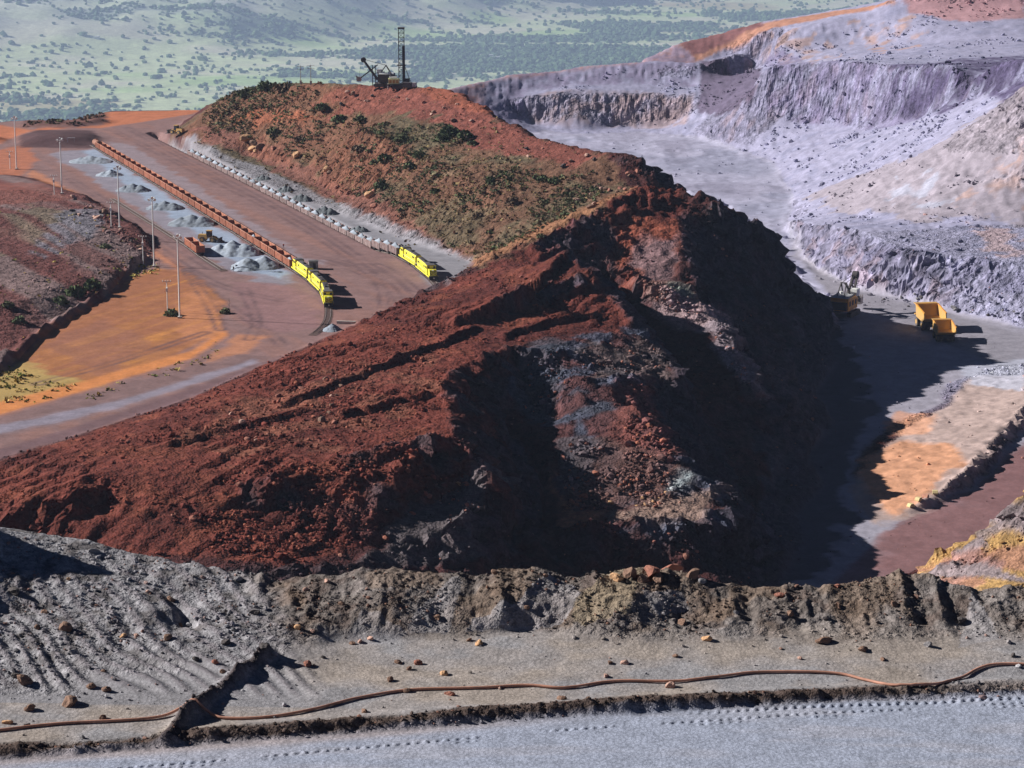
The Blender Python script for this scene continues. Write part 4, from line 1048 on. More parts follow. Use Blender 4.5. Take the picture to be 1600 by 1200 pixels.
# gravel and clods on the near bench
n = 60000
gx_ = rng.uniform(-16.5, 16.5, n); gy_ = rng.uniform(63, 76.3, n)
jj = np.clip(np.searchsorted(fxs, gx_), 0, len(fxs) - 1); ii = np.clip(np.searchsorted(fys, gy_), 0, len(fys) - 1)
gd = .02 + .75 * berm[ii, jj] * sstep(-.3, .3, fn1[ii, jj] * 0 + fbm2(gx_ / .8, gy_ / .8, 2, 403)) + .55 * np.exp(-(dw[ii, jj] / .3) ** 2) + .05 * leftm[ii, jj] * (gy_ > 66.3) + .6 * cm[ii, jj]
gd *= .62
gd *= np.where((rd[ii, jj] > 0) & (dw[ii, jj] > .5), .04, 1)
kp = rng.uniform(size=n) < gd
gx_, gy_, ii, jj = gx_[kp], gy_[kp], ii[kp], jj[kp]
gs = np.clip(rng.lognormal(math.log(.028), .55, len(gx_)), .012, .13)
gc = FC[ii, jj] * rng.uniform(.45, 1.15, (len(gx_), 1))
br = rng.uniform(size=len(gx_)) < .12
gc[br] = gc[br] * .4 + lin(140, 100, 84) * .6
print('gravel', len(gx_))
scatter('gravel', ROCKS, np.stack([gx_, gy_, FZ[ii, jj] + gs * .2], 1), gs, M_rubn, np.clip(gc, .01, .6), label='dark clods and gravel over the berm and windrow')

# ================================================================== RAILWAY
M_yel = mat_plain('locomotive_yellow', (0.78, 0.66, 0.045), .45, 0, .2, .8, (0.62, 0.46, 0.05), spec=.5)
M_cream = mat_plain('pale_yellow_paint', (0.82, 0.76, 0.30), .5, 0, .2, .8)
M_blk = mat_plain('grimy_black', (0.03, 0.028, 0.03), .7, 0, .3, 2)
M_roof = mat_plain('sooty_roof', (0.10, 0.095, 0.10), .7, 0, .4, 1)
M_glass = mat_plain('dark_glass', (0.02, 0.025, 0.03), .12, 0, .1, 1, spec=.6)
M_rust = mat_plain('rusty_wagon', (0.30, 0.11, 0.065), .85, 0, .3, .7, (0.17, 0.07, 0.05), bump=.2, rnd=.25)
M_rust2 = mat_plain('pale_rust', (0.40, 0.20, 0.14), .85, 0, .3, .9, (0.24, 0.11, 0.08), bump=.2, rnd=.25)
M_steel = mat_plain('worn_steel', (0.32, 0.28, 0.27), .45, .6, .3, 2)
M_ore = mat_plain('blue_grey_ore', (0.25, 0.285, 0.345), .95, 0, .22, .6, (0.17, 0.19, 0.22), bump=.8, rnd=.2)
M_oredk = mat_plain('dark_ore', (0.13, 0.145, 0.16), .95, 0, .25, .6, bump=.8)
M_white = mat_plain('white_paint', (0.80, 0.80, 0.78), .5, 0, .12, 1)
M_grey = mat_plain('grey_paint', (0.34, 0.34, 0.36), .6, 0, .25, 1)
M_orange = mat_plain('machine_orange', (0.66, 0.30, 0.05), .5, 0, .25, .6, (0.45, 0.22, 0.09))
M_mach = mat_plain('machine_yellow', (0.47, 0.28, 0.085), .5, 0, .3, .6, (0.42, 0.27, 0.12))
M_machdk = mat_plain('machine_dark', (0.07, 0.06, 0.065), .7, 0, .3, .8)
M_tyre = mat_plain('dusty_tyre', (0.075, 0.065, 0.06), .95, 0, .4, 1.5, (0.16, 0.12, 0.10))
M_conc = mat_plain('pale_concrete', (0.42, 0.39, 0.36), .9, 0, .25, 1.2)
M_wood = mat_plain('weathered_wood', (0.23, 0.165, 0.15), .9, 0, .3, 2)

M_dustw = mat_plain('ore_dusted_wagon', (0.25, 0.19, 0.19), .9, 0, .3, .7, (0.17, 0.10, 0.09), bump=.2, rnd=.2)
class Path:
    def __init__(s, pts):
        s.p = pts; s.L = [0]
        for a, b in zip(pts[:-1], pts[1:]): s.L.append(s.L[-1] + (b - a).length)
    def at(s, d):
        i = min(max(int(np.searchsorted(s.L, d)) - 1, 0), len(s.p) - 2)
        t = (d - s.L[i]) / (s.L[i + 1] - s.L[i])
        q = s.p[i].lerp(s.p[i + 1], t)
        return q
    def pose(s, d, half):
        a = s.at(d - half); b = s.at(d + half); v = b - a
        return (a + b) / 2, math.atan2(v.y, v.x)
    def near(s, q):
        return s.L[min(range(len(s.p)), key=lambda k: (s.p[k].xy - q.xy).length)]
PA, PB, PC = Path(TRACK_A), Path(TRACK_B), Path(TRACK_C)
def fade_b(d):                     # the loading track lies in a cut that runs out near the engines
    return -3.0 * (1 - float(sstep(PB.L[-1] * .70, PB.L[-1] * .80, np.array(d))))
def track(path, name, label, s0, s1, zfun):
    root = empty(name, (0, 0, 0)); tag(root, label, 'railway track')
    pts = [path.at(s0 + k * 2.0) + Vector((0, 0, zfun(s0 + k * 2.0))) for k in range(int((s1 - s0) / 2))]
    for sd in (-.72, .72):
        MB().tube([p + Vector((0, 0, .22)) for p in off(pts, sd)], .07, 4).build('rail', M_steel, root)
    sl = MB(); d = s0
    while d < s1:
        q, a = path.pose(d, .5)
        sl.box((0, 0, 0), (.24, 2.5, .14), Matrix.Translation(q + Vector((0, 0, zfun(d) + .10))) @ Matrix.Rotation(a, 4, 'Z'))
        d += .75
    tag(sl.build('sleepers', M_wood, root), kind='stuff')
    return root
track(PA, 'railway_track', 'curved rusty railway track under the empty wagon train, curving below the leading locomotive', 2, PA.near(P(478, 524, 0)), lambda d: 0.0)
track(PB, 'railway_track', 'railway track in the cut under the loaded wagon train below the hill', 2, PB.L[-1] - 4, fade_b)
track(PC, 'railway_track', 'short siding track under the two parked wagons beside the yellow loader', 20, PC.L[-1] * .62, lambda d: 0.0)

def ring(n, r, z=0): return [(r * math.cos(2 * math.pi * k / n), r * math.sin(2 * math.pi * k / n), z) for k in range(n)]
def bogie(root, x, wheels, half, mat=None):
    b = MB()
    for sy in (-1, 1): b.box((x, sy * 1.12, .62), (half * 2 + .7, .22, .42))
    b.box((x, 0, .7), (.6, 2.2, .4))
    bo = b.build('bogie', mat or M_blk, root)
    for wx in wheels:
        w = MB()
        for sy in (-1, 1): w.cyl((x + wx, sy * .78, .46), (x + wx, sy * .66, .46), .46, n=12)
        w.cyl((x + wx, -.7, .46), (x + wx, .7, .46), .09, n=6)
        w.build('wheelset', M_steel, bo)
    return bo
def make_loco(paint, paint2):
    r = empty('locomotive')
    MB().box((0, 0, 1.32), (20.2, 2.9, .34)).build('underframe', M_blk, r)
    for sy in (-1, 1): MB().box((0, sy * 1.50, 1.36), (19.6, .10, .42)).build('side_sill', paint, r)
    h = MB()
    sec = [(-1.12, 1.5), (1.12, 1.5), (1.12, 3.85), (.85, 4.2), (-.85, 4.2), (-1.12, 3.85)]
    v = [(x, y, z) for x in (-9.2, 4.4) for y, z in sec]; k = 6
    h.raw(v, [tuple(range(6)), tuple(range(11, 5, -1))] + [(i, 6 + i, 6 + (i + 1) % 6, (i + 1) % 6) for i in range(6)])
    ho_ = h.build('long_hood', paint, r)
    for i in range(9):
        for sy in (-1, 1): MB().box((-8.2 + i * 1.45, sy * 1.135, 2.6), (.05, .03, 2.0)).build('door_seam', M_blk, ho_)
    for sx, w in ((-6.8, 2.2), (1.4, 1.4)):
        for sy in (-1, 1): MB().box((sx, sy * 1.14, 3.35), (w, .05, .55)).build('radiator_grille', M_blk, ho_)
    rf = MB().box((-2.4, 0, 4.30), (13.4, 1.6, .16)).build('hood_roof', M_roof, r)
    for x in (-8, -6.6, -5.2): MB().cyl((x, 0, 4.38), (x, 0, 4.55), .58, n=12).build('cooling_fan', M_machdk, rf)
    MB().box((-1.6, 0, 4.55), (1.6, .8, .35)).build('exhaust_stack', M_blk, rf)
    c = MB().box((5.75, 0, 3.0), (2.6, 3.0, 3.0)).build('cab', paint, r)
    MB().box((5.75, 0, 4.60), (2.9, 2.7, .2)).build('cab_roof', M_roof, c)
    for sy in (-1, 1):
        for x in (5.2, 6.3): MB().box((x, sy * 1.52, 3.75), (.8, .06, .75)).build('side_window', M_glass, c)
    for y in (-.95, .95): MB().box((7.07, y, 3.9), (.06, .75, .7)).build('windscreen', M_glass, c)
    for y in (-1.2, 1.2): MB().box((4.43, y, 3.9), (.06, .4, .7)).build('rear_window', M_glass, c)
    nz = MB(); sec = [(7.06, 1.5), (9.5, 1.5), (9.5, 2.9), (9.1, 3.4), (7.06, 3.5)]
    nz.prism(sec, -1.15, 1.15); no = nz.build('short_hood', paint, r)
    for i in range(3):                                              # dark chevrons on the nose
        z = 1.75 + i * .48
        m = MB()
        for sy in (-1, 1): m.raw([(9.53, sy * .05, z + .42), (9.53, sy * 1.08, z), (9.53, sy * 1.08, z + .2), (9.53, sy * .05, z + .62)], [(0, 1, 2, 3)])
        m.build('chevron', M_blk, no)
    for y in (-.18, .18): MB().cyl((9.2, y, 3.25), (9.42, y, 3.2), .14, n=8).build('headlight', M_white, no)
    MB().prism([(9.9, .35), (10.4, .3), (10.15, 1.15), (9.9, 1.2)], -1.4, 1.4).build('pilot', M_blk, r)
    MB().box((-10.1, 0, .8), (.2, 2.7, .8)).build('end_plate', M_blk, r)
    for x in (-10.45, 10.6): MB().box((x, 0, .95), (.7, .3, .3)).build('coupler', M_steel, r)
    MB().box((0, 0, .75), (4.6, 2.5, .85)).build('fuel_tank', M_blk, r)
    for x in (-6.6, 6.6): bogie(r, x, (-1.7, 0, 1.7), 2.1)
    for sy in (-1, 1):
        m = MB(); m.bar((-9.6, sy * 1.42, 2.5), (4.3, sy * 1.42, 2.5), .05)
        for i in range(8): m.bar((-9.6 + i * 1.98, sy * 1.42, 1.5), (-9.6 + i * 1.98, sy * 1.42, 2.5), .05)
        m.build('handrail', paint2, r)
    index_kids(r)
    return r
LG = 'yellow diesel locomotives in the yard'
l_proto = make_loco(M_yel, M_white)
sA = PA.near(P(459, 424, 0)) + 1.0
sB = PB.near(P(626, 405, 0)) + 1.0
def put_loco(o, path, s, flip, z, label):
    q, a = path.pose(s, 6.5)
    o.location = (q.x, q.y, q.z + z + .26); o.rotation_euler = (0, 0, a + (math.pi if flip else 0))
    tag(o, label, 'locomotive', LG)
put_loco(l_proto, PA, sA + 54.5, False, 0, 'leading yellow locomotive with dark chevrons on its nose, front of the empty wagon train')
o = copy_tree(l_proto); put_loco(o, PA, sA + 32.6, True, 0, 'middle yellow locomotive of the three pulling the empty wagon train')
o = copy_tree(l_proto); put_loco(o, PA, sA + 10.8, True, 0, 'rear yellow locomotive coupled to the first rusty wagon of the empty train')
o = copy_tree(l_proto); put_loco(o, PB, sB + 10.8, True, fade_b(sB + 10), 'rear yellow locomotive coupled to the loaded wagons below the hill')
o = copy_tree(l_proto); put_loco(o, PB, sB + 32.6, False, 0, 'leading yellow locomotive of the loaded train, half hidden by the red crest')

def make_wagon():
    r = empty('ore_wagon')
    b = MB(); L, Wd, z0, z1, t = 8.7, 3.0, 1.05, 3.25, .12
    for sy in (-1, 1): b.box((0, sy * (Wd / 2 - t / 2), (z0 + z1) / 2), (L, t, z1 - z0))
    for sx in (-1, 1): b.box((sx * (L / 2 - t / 2), 0, (z0 + z1) / 2), (t, Wd - 2 * t - .004, z1 - z0))
    b.box((0, 0, z0 + .06), (L - 2 * t, Wd - 2 * t, .12))
    b.build('body', M_rust, r)
    for sy in (-1, 1):
        for i in range(6): MB().box((-L / 2 + .5 + i * (L - 1) / 5, sy * (Wd / 2 + .06), (z0 + z1) / 2), (.14, .11, z1 - z0 - .1)).build('side_rib', M_rust, r)
    rm = MB()
    for sy in (-1, 1): rm.box((0, sy * (Wd / 2 - .04), z1 + .06), (L + .1, .22, .11))
    for sx in (-1, 1): rm.box((sx * (L / 2 - .04), 0, z1 + .06), (.22, Wd - .32, .11))
    rm.build('top_rim', M_rust2, r)  # lighter rust puts the lit top edge into the colour
    MB().box((0, 0, .92), (L + .5, .5, .24)).build('centre_sill', M_blk, r)
    for x in (-2.9, 2.9):
        bm_ = MB()
        for sy in (-1, 1):
            bm_.box((x, sy * 1.05, .55), (2.2, .18, .35))
            for wx in (-.85, .85): bm_.cyl((x + wx, sy * .8, .43), (x + wx, sy * .66, .43), .43, n=10)
        bm_.build('bogie', M_blk, r)
    index_kids(r)
    return r
def heap_mesh(name, rx, ry, h, seed, peaks=None, n=34, mat=None):
    """a dumped heap: merged cones with slumped flanks"""
    r = random.Random(seed); peaks = peaks or [(0, 0, 1)]
    us = np.linspace(-1.12, 1.12, n); Xh, Yh = np.meshgrid(us * rx, us * ry)
    z = np.full(Xh.shape, -1.0)
    for px, py, k in peaks:
        d = np.hypot((Xh / rx - px), (Yh / ry - py)) / max(.35, k)
        z = np.maximum(z, h * k * (1 - d * 1.02))
    z += .10 * h * fbm2(Xh / (.35 * rx) + seed, Yh / (.35 * ry), 3, seed) + .04 * h * noise2(Xh / (.1 * rx), Yh / (.1 * ry), seed + 3)
    z = np.maximum(z, -.15) + np.where(z < 0, 0, 0)
    me = np_mesh(name, np.stack([Xh, Yh, z], -1).reshape(-1, 3), grid_faces(n, n), True)
    if mat: me.materials.append(mat)
    return me
load_meshes = []
for k in range(4):
    me = heap_mesh('ore_load', 4.1, 1.34, 1.75, 40 + k, [(-.25 + .12 * k, 0, 1.0), (.45 - .1 * k, 0.0, .7), (-.7, 0, .55)], 20, M_ore)
    load_meshes.append(me)
w_proto = make_wagon()
first = True
def put_wagon(path, s, z, label, group, load=None, lz=2.35):
    global first
    o = w_proto if first else copy_tree(w_proto); first = False
    q, a = path.pose(s, 2.9)
    o.location = (q.x, q.y, q.z + z + .26); o.rotation_euler = (0, 0, a)
    tag(o, label, 'ore wagon', group)
    if load is not None:
        c = link_mesh('ore_load', load_meshes[load], None, o); c.location = (0, 0, lz)
    return o
GA, GB, GC = 'empty wagons of the long train', 'loaded wagons of the train below the hill', 'parked wagons on the siding'
ORD = 'first second third fourth fifth sixth seventh eighth ninth tenth eleventh twelfth thirteenth fourteenth fifteenth sixteenth seventeenth eighteenth nineteenth twentieth'.split()
ORD += ['twenty-' + w for w in ORD[:9]] + ['thirtieth'] + ['thirty-' + w for w in ORD[:9]] + ['fortieth']
SP_W = 9.35
k = 0; s = sA - 5.4
while s > PA.near(P(152, 232, 0)) + 2:
    if k == 0: lb, ld = 'rusty ore wagon coupled right behind the locomotives, with some blue-grey ore', 1
    elif k == 5: lb, ld = 'rusty wagon with a low heap of ore amid the empty wagons', 2
    else: lb, ld = ORD[k] + ' rusty wagon behind the locomotives of the empty train', None
    put_wagon(PA, s, 0, lb, GA, ld, 1.75)
    s -= SP_W; k += 1
sA_end = s
k = 0; s = sB - 5.4
while s > PB.near(P(285, 234, 0)) + 2:
    lb = 'loaded wagon coupled right behind the locomotives below the hill' if k == 0 else ORD[k] + ' ore-heaped wagon behind the locomotives below the hill'
    o = put_wagon(PB, s, fade_b(s), lb, GB, k % 4, 2.7)
    for c in o.children:
        if c.name.split('.')[0] in ('body', 'side_rib', 'top_rim'):
            c.material_slots[0].link = 'OBJECT'; c.material_slots[0].material = M_dustw
    s -= SP_W; k += 1
sC = PC.near(P(300, 392, 0))
for k, lb in enumerate(('nearest of the parked rusty wagons on the siding, its end in shadow', 'farther parked rusty wagon on the siding, behind the nearest light mast')):
    put_wagon(PC, sC + 7 - k * SP_W, 0, lb, GC)
# tank wagon at the far end of the empty train
r = empty('tank_wagon'); q, a = PA.pose(sA_end + 1.5, 2.9)
r.location = (q.x, q.y, .26); r.rotation_euler = (0, 0, a); tag(r, 'rusty rounded tank wagon at the far end of the empty train', 'tank wagon')
t = MB(); t.cyl((-3.6, 0, 2.3), (3.6, 0, 2.3), 1.35, n=18); t.cyl((3.6, 0, 2.3), (4.1, 0, 2.3), 1.35, .8, 18); t.cyl((-3.6, 0, 2.3), (-4.1, 0, 2.3), 1.35, .8, 18); t.build('tank', M_rust2, r)
t = MB()
for x in (-2.2, 0, 2.2): t.cyl((x - .12, 0, 2.3), (x + .12, 0, 2.3), 1.4, n=18)
t.build('bands', M_blk, r)
MB().box((0, 0, .95), (8.6, 2.4, .25)).build('underframe', M_blk, r); MB().cyl((0, 0, 3.5), (0, 0, 4.0), .5, n=10).build('dome', M_rust, r)
for x in (-2.9, 2.9): bogie(r, x, (-.85, .85), 1.1)

# ================================================================== ORE HEAPS
def heap(px, py, wpx, hpx, label, seed, peaks=None, mat=None, grp='ore heaps along the yard', asp=1.0, rz=0.0):
    q = P(px, py, 0); sc = (q - Vector((0, 0, CAMZ))).length / FPX
    rx = wpx * sc / 2; h = hpx * sc * 1.0
    o = link_mesh('ore_heap', heap_mesh('ore_heap', rx, rx * asp, h, seed, peaks, 40), mat or M_ore)
    o.location = (q.x, q.y + rx * asp * .3, 0); o.rotation_euler = (0, 0, rz); tag(o, label, 'ore heap', grp)
mp = [(-.5, 0, .75), (0, .1, 1), (.5, -.05, .85)]
heap(140, 254, 58, 9, 'farthest low grey ore heap left of the empty train', 501, mp)
heap(172, 275, 40, 9, 'small grey ore heap behind the third light mast', 502, mp[:2])
heap(206, 299, 46, 11, 'grey ore heap with shaded right side, third from the far end', 503, mp)
heap(256, 327, 50, 12, 'grey ore heap behind the fourth light mast', 504, mp)
heap(298, 352, 64, 16, 'broad pale ore heap just beyond the yellow loader', 505, mp)
heap(362, 398, 76, 20, 'large pale ore heap between yellow loader and the empty train', 506, mp)
heap(398, 420, 66, 18, 'nearest pale ore heap with a scooped dark hollow beside two people', 507, [(-.35, -.1, .95), (.4, .2, 1)])
for k, (x, y, w, h) in enumerate([(410, 283, 27, 9), (445, 300, 27, 10), (470, 314, 30, 11), (507, 335, 34, 13), (560, 362, 27, 9), (626, 392, 30, 11)]):
    heap(x, y, w, h, ['farthest grey heap beside the loaded train', 'second grey heap from the far end beside the loaded train', 'third grey heap from the far end beside the loaded train', 'largest grey heap beside the middle of the loaded train', 'small grey heap beside the loaded train, near its engines', 'grey heap right beside the rear engine of the loaded train'][k], 520 + k, mp, M_oredk, 'ore heaps beside the loaded train')
heap(519, 517, 34, 11, 'small grey ore heap below the leading locomotive at the crest foot', 530, None)

# ================================================================== POLES AND SMALL STRUCTURES
def ground(px, py):
    q = hit(px, py); q.z = float(zmine(np.array(q.x), np.array(q.y))); return q
def light_mast(px, py, top, label):
    q = ground(px, py); sc = (q - Vector((0, 0, CAMZ))).length / FPX; h = (py - top) * sc / CP
    r = empty('light_mast', q); tag(r, label, 'light mast', 'light masts along the yard edge')
    MB().cyl((0, 0, -.5), (0, 0, h - 1.2), .26, .17, 10).build('pole', M_white, r)
    m = MB()
    for k in range(int(h / .8)): m.bar((-.42, 0, .8 + k * .8), (.42, 0, .8 + k * .8), .05)
    m.build('climbing_rungs', M_grey, r)
    a = MB(); a.bar((-.9, 0, h - 1.3), (.9, 0, h - 1.3), .14); a.bar((0, -.9, h - 1.3), (0, .9, h - 1.3), .14); a.bar((0, 0, h - 1.4), (0, 0, h - .2), .2); a.build('lamp_frame', M_grey, r)
    for k, (x, y, z) in enumerate([(-.75, -.3, -.9), (.75, -.3, -.9), (.15, -.5, -.2), (.5, .5, -.5)]):
        m = MB(); m.cyl((x, y, h + z), (x * 1.35, y * 1.6 - .25, h + z - .25), .28, .52, 10); m.build('floodlight', M_white, r)
    MB().box((0, 0, .15), (1.2, 1.2, .7)).build('footing', M_conc, r)
for a in [(26, 265, 185, 'farthest tall light mast, at the left edge of the photo'), (97, 303, 218, 'second farthest tall light mast, beside the dark bank and white frame'), (187, 357, 262, 'middle of the five tall light masts'), (241, 417, 310, 'second nearest tall light mast, beside dark rubble'), (281, 497, 368, 'nearest tall light mast, in the orange clearing')]:
    light_mast(*a)
def power_pole(px, py, top, label):
    q = ground(px, py); sc = (q - Vector((0, 0, CAMZ))).length / FPX; h = (py - top) * sc / CP
    r = empty('power_pole', q); tag(r, label, 'power pole', 'small power poles beside the light masts')
    MB().cyl((0, 0, -.4), (0, 0, h), .17, .12, 8).build('pole', M_white, r)
    MB().bar((-1.3, 0, h - .25), (1.3, 0, h - .25), .14).build('crossarm', M_wood, r)
    for x in (-1.2, -.4, .4, 1.2): MB().cyl((x, 0, h - .18), (x, 0, h + .25), .1, n=6).build('insulator', M_white, r)
    MB().box((0, -.3, h * .72), (.62, .55, 1.2)).build('transformer', M_white, r)
for a in [(16, 264, 238, 'farthest small power pole with white box, by the left photo edge'), (85, 303, 274, 'small power pole with white box left of the second farthest mast'), (174, 355, 318, 'small power pole with white box left of the middle mast'), (224, 413, 370, 'small power pole with white box left of the second nearest mast'), (262, 488, 440, 'small power pole with white box left of the nearest mast')]:
    power_pole(*a)
for px, py, top, lb in [(470, 133, 104, 'thin power pole on the hilltop, left of its pair'), (486, 137, 106, 'thin power pole with pale base on the hilltop, right of its pair')]:
    q = ground(px, py); r = empty('power_pole', q); h = (py - top) * .272; tag(r, lb, 'power pole', 'hilltop power poles')
    MB().cyl((0, 0, -.5), (0, 0, h), .16, .1, 8).build('pole', M_wood, r)
    for dz_ in (.4, 1.6): MB().bar((-1.6, 0, h - dz_), (1.6, 0, h - dz_), .13).build('crossarm', M_wood, r)
    MB().box((0, -.2, .7), (.9, .8, 1.6)).build('equipment_box', M_conc, r)
# white pipe frame, shed, beam at the track end, lone trees by the siding
q = ground(106, 224); r = empty('white_frame', q); tag(r, 'white angular pipe frame standing before the dark bank', 'frame')
MB().bar((0, 0, 0), (0, 0, 1.9), .26).build('post', M_white, r); MB().bar((-.12, 0, 2.02), (3.2, 0, 2.02), .26).build('beam', M_white, r); MB().bar((3.0, 0, 0), (3.0, 0, 1.88), .06).build('prop', M_grey, r)
q = ground(490, 420); r = empty('metal_shed', q, .1); tag(r, 'small grey metal shed with left side painted pale as sunlit beside the locomotives', 'shed')
MB().box((0, 0, 1.35), (3.0, 2.6, 2.5)).build('wall', M_grey, r); MB().box((0, 0, 2.66), (3.2, 2.8, .12)).build('roof', M_roof, r)
MB().box((-1.53, 0, 1.35), (.05, 2.5, 2.4)).build('painted_sunlit_side', M_white, r); MB().box((.3, -1.32, 1.1), (.9, .05, 1.9)).build('door', M_roof, r); MB().box((0, 0, .06), (3.1, 2.7, .1)).build('skid', M_blk, r)  # white sheet paints the sunlight on the left wall
q = P(541, 506, 0); r = empty('buffer_beam', q, -.12); tag(r, 'long pale concrete beam lying at the foot of the red crest', 'beam')
MB().box((0, 0, .45), (5.6, .7, .8)).build('beam', M_conc, r)
for x in (-1.9, 1.9): MB().box((x, 0, .03), (.8, 1.0, .12)).build('block', M_conc, r)

# ================================================================== MACHINES
def wheel(parent, c, rad, w, name='wheel'):
    m = MB(); m.cyl((c[0], c[1] - w / 2, c[2]), (c[0], c[1] + w / 2, c[2]), rad, n=18)
    t = m.build(name, M_tyre, parent, bevel=0)
    MB().cyl((c[0], c[1] - w / 2 - .03, c[2]), (c[0], c[1] + w / 2 + .03, c[2]), rad * .52, n=12).build('rim', M_mach, t)
    return t
def make_loader(px, py, rz, label, s=1.0):
    q = ground(px, py); r = empty('wheel_loader', q, rz); r.scale = (s, s, s); tag(r, label, 'wheel loader', 'yellow wheel loaders')
    MB().box((-1.9, 0, 1.9), (3.4, 2.3, 1.5), taper=(.9, .9)).build('engine_hood', M_mach, r)
    c = MB().box((.3, 0, 2.9), (1.7, 1.8, 2.0), taper=(.92, .9)).build('cab', M_glass, r); MB().box((.3, 0, 3.98), (2.0, 2.0, .18)).build('cab_roof', M_mach, c)
    MB().box((1.6, 0, 1.5), (2.0, 1.6, 1.0)).build('front_frame', M_mach, r)
    m = MB()
    for sy in (-.7, .7): m.bar((1.4, sy, 2.1), (4.0, sy, .9), .3, .4)
    m.build('lift_arm', M_mach, r)
    MB().prism([(3.9, .15), (5.4, .15), (5.3, .3), (4.5, .5), (4.4, 1.3), (4.8, 1.8), (4.0, 1.6), (3.8, .8)], -1.7, 1.7).build('bucket', M_machdk, r)
    for x in (-1.9, 1.9):
        for sy in (-1, 1): wheel(r, (x, sy * 1.25, .95), .95, .75)
    MB().cyl((-2.4, .5, 2.6), (-2.4, .5, 3.4), .1, n=8).build('exhaust', M_blk, r)
make_loader(326, 378, -.25, 'yellow wheel loader among the ore heaps of the yard', 1.0)
make_loader(277, 215, 2.6, 'distant pale yellow loader at the foot of the hill', 1.0)

def make_truck(px, py, z, rz, label, s):
    q = P(px, py, z); q.z = float(zmine(np.array(q.x), np.array(q.y)))
    r = empty('haul_truck', q, rz); r.scale = (s, s, s); tag(r, label, 'haul truck', 'haul trucks on the pit floor')
    MB().box((0, 0, 2.0), (10.2, 2.2, 1.0)).build('chassis', M_machdk, r)
    b = MB(); t = .18
    fl = [(-6.2, 3.4), (-4.6, 3.0), (3.0, 3.7), (3.4, 6.6)]
    b.prism([(-6.3, 3.9), (-4.4, 2.9), (2.6, 3.3), (3.4, 6.9), (3.15, 6.9), (2.35, 3.6), (-4.4, 3.2), (-6.2, 4.15)], -3.3, 3.3)
    for sy in (-1, 1):
        b.prism([(-6.3, 3.9), (-4.4, 2.9), (2.6, 3.3), (3.4, 6.9), (-.5, 6.3), (-5.9, 5.7)], sy * 3.32, sy * 3.62)
    bd = b.build('dump_body', M_mach, r)
    for sy in (-1, 1): MB().bar((-5.95, sy * 3.47, 5.78), (3.3, sy * 3.47, 6.98), .42).build('body_rail', M_orange, bd)
    MB().box((4.4, 0, 6.98), (3.2, 7.2, .22)).build('canopy', M_mach, bd)
    MB().box((3.3, 0, 7.0), (.4, 7.3, .5)).build('headboard', M_orange, bd)
    for i in range(5): MB().box((-4.6 + i * 1.6, 0, 2.86 + i * .09), (.3, 6.4, .3)).build('body_rib', M_machdk, bd)
    MB().box((4.9, 0, 3.6), (1.2, 6.8, .3)).build('deck', M_mach, r)
    c = MB().box((4.6, 1.9, 4.8), (1.8, 2.0, 2.0)).build('cab', M_mach, r); MB().box((5.53, 1.9, 5.1), (.05, 1.7, 1.0)).build('windscreen', M_glass, c)
    MB().box((5.2, 0, 2.6), (1.4, 3.4, 1.7)).build('radiator', M_machdk, r)
    for sy in (-1, 1): wheel(r, (3.6, sy * 2.7, 1.45), 1.45, 1.1)
    for sy in (-1, 1):
        for k in (1.55, 2.85): wheel(r, (-3.0, sy * k, 1.45), 1.45, 1.15)
    MB().cyl((-3.0, -2.8, 1.45), (-3.0, 2.8, 1.45), .6, n=10).build('rear_axle', M_machdk, r)
make_truck(1452, 512, -30, math.radians(97), 'yellow haul truck with empty dump body, farther and larger of the two', 1.12)
make_truck(1474, 530, -30, math.radians(92), 'orange haul truck with dusty empty body, nearer and lower of the two', .90)

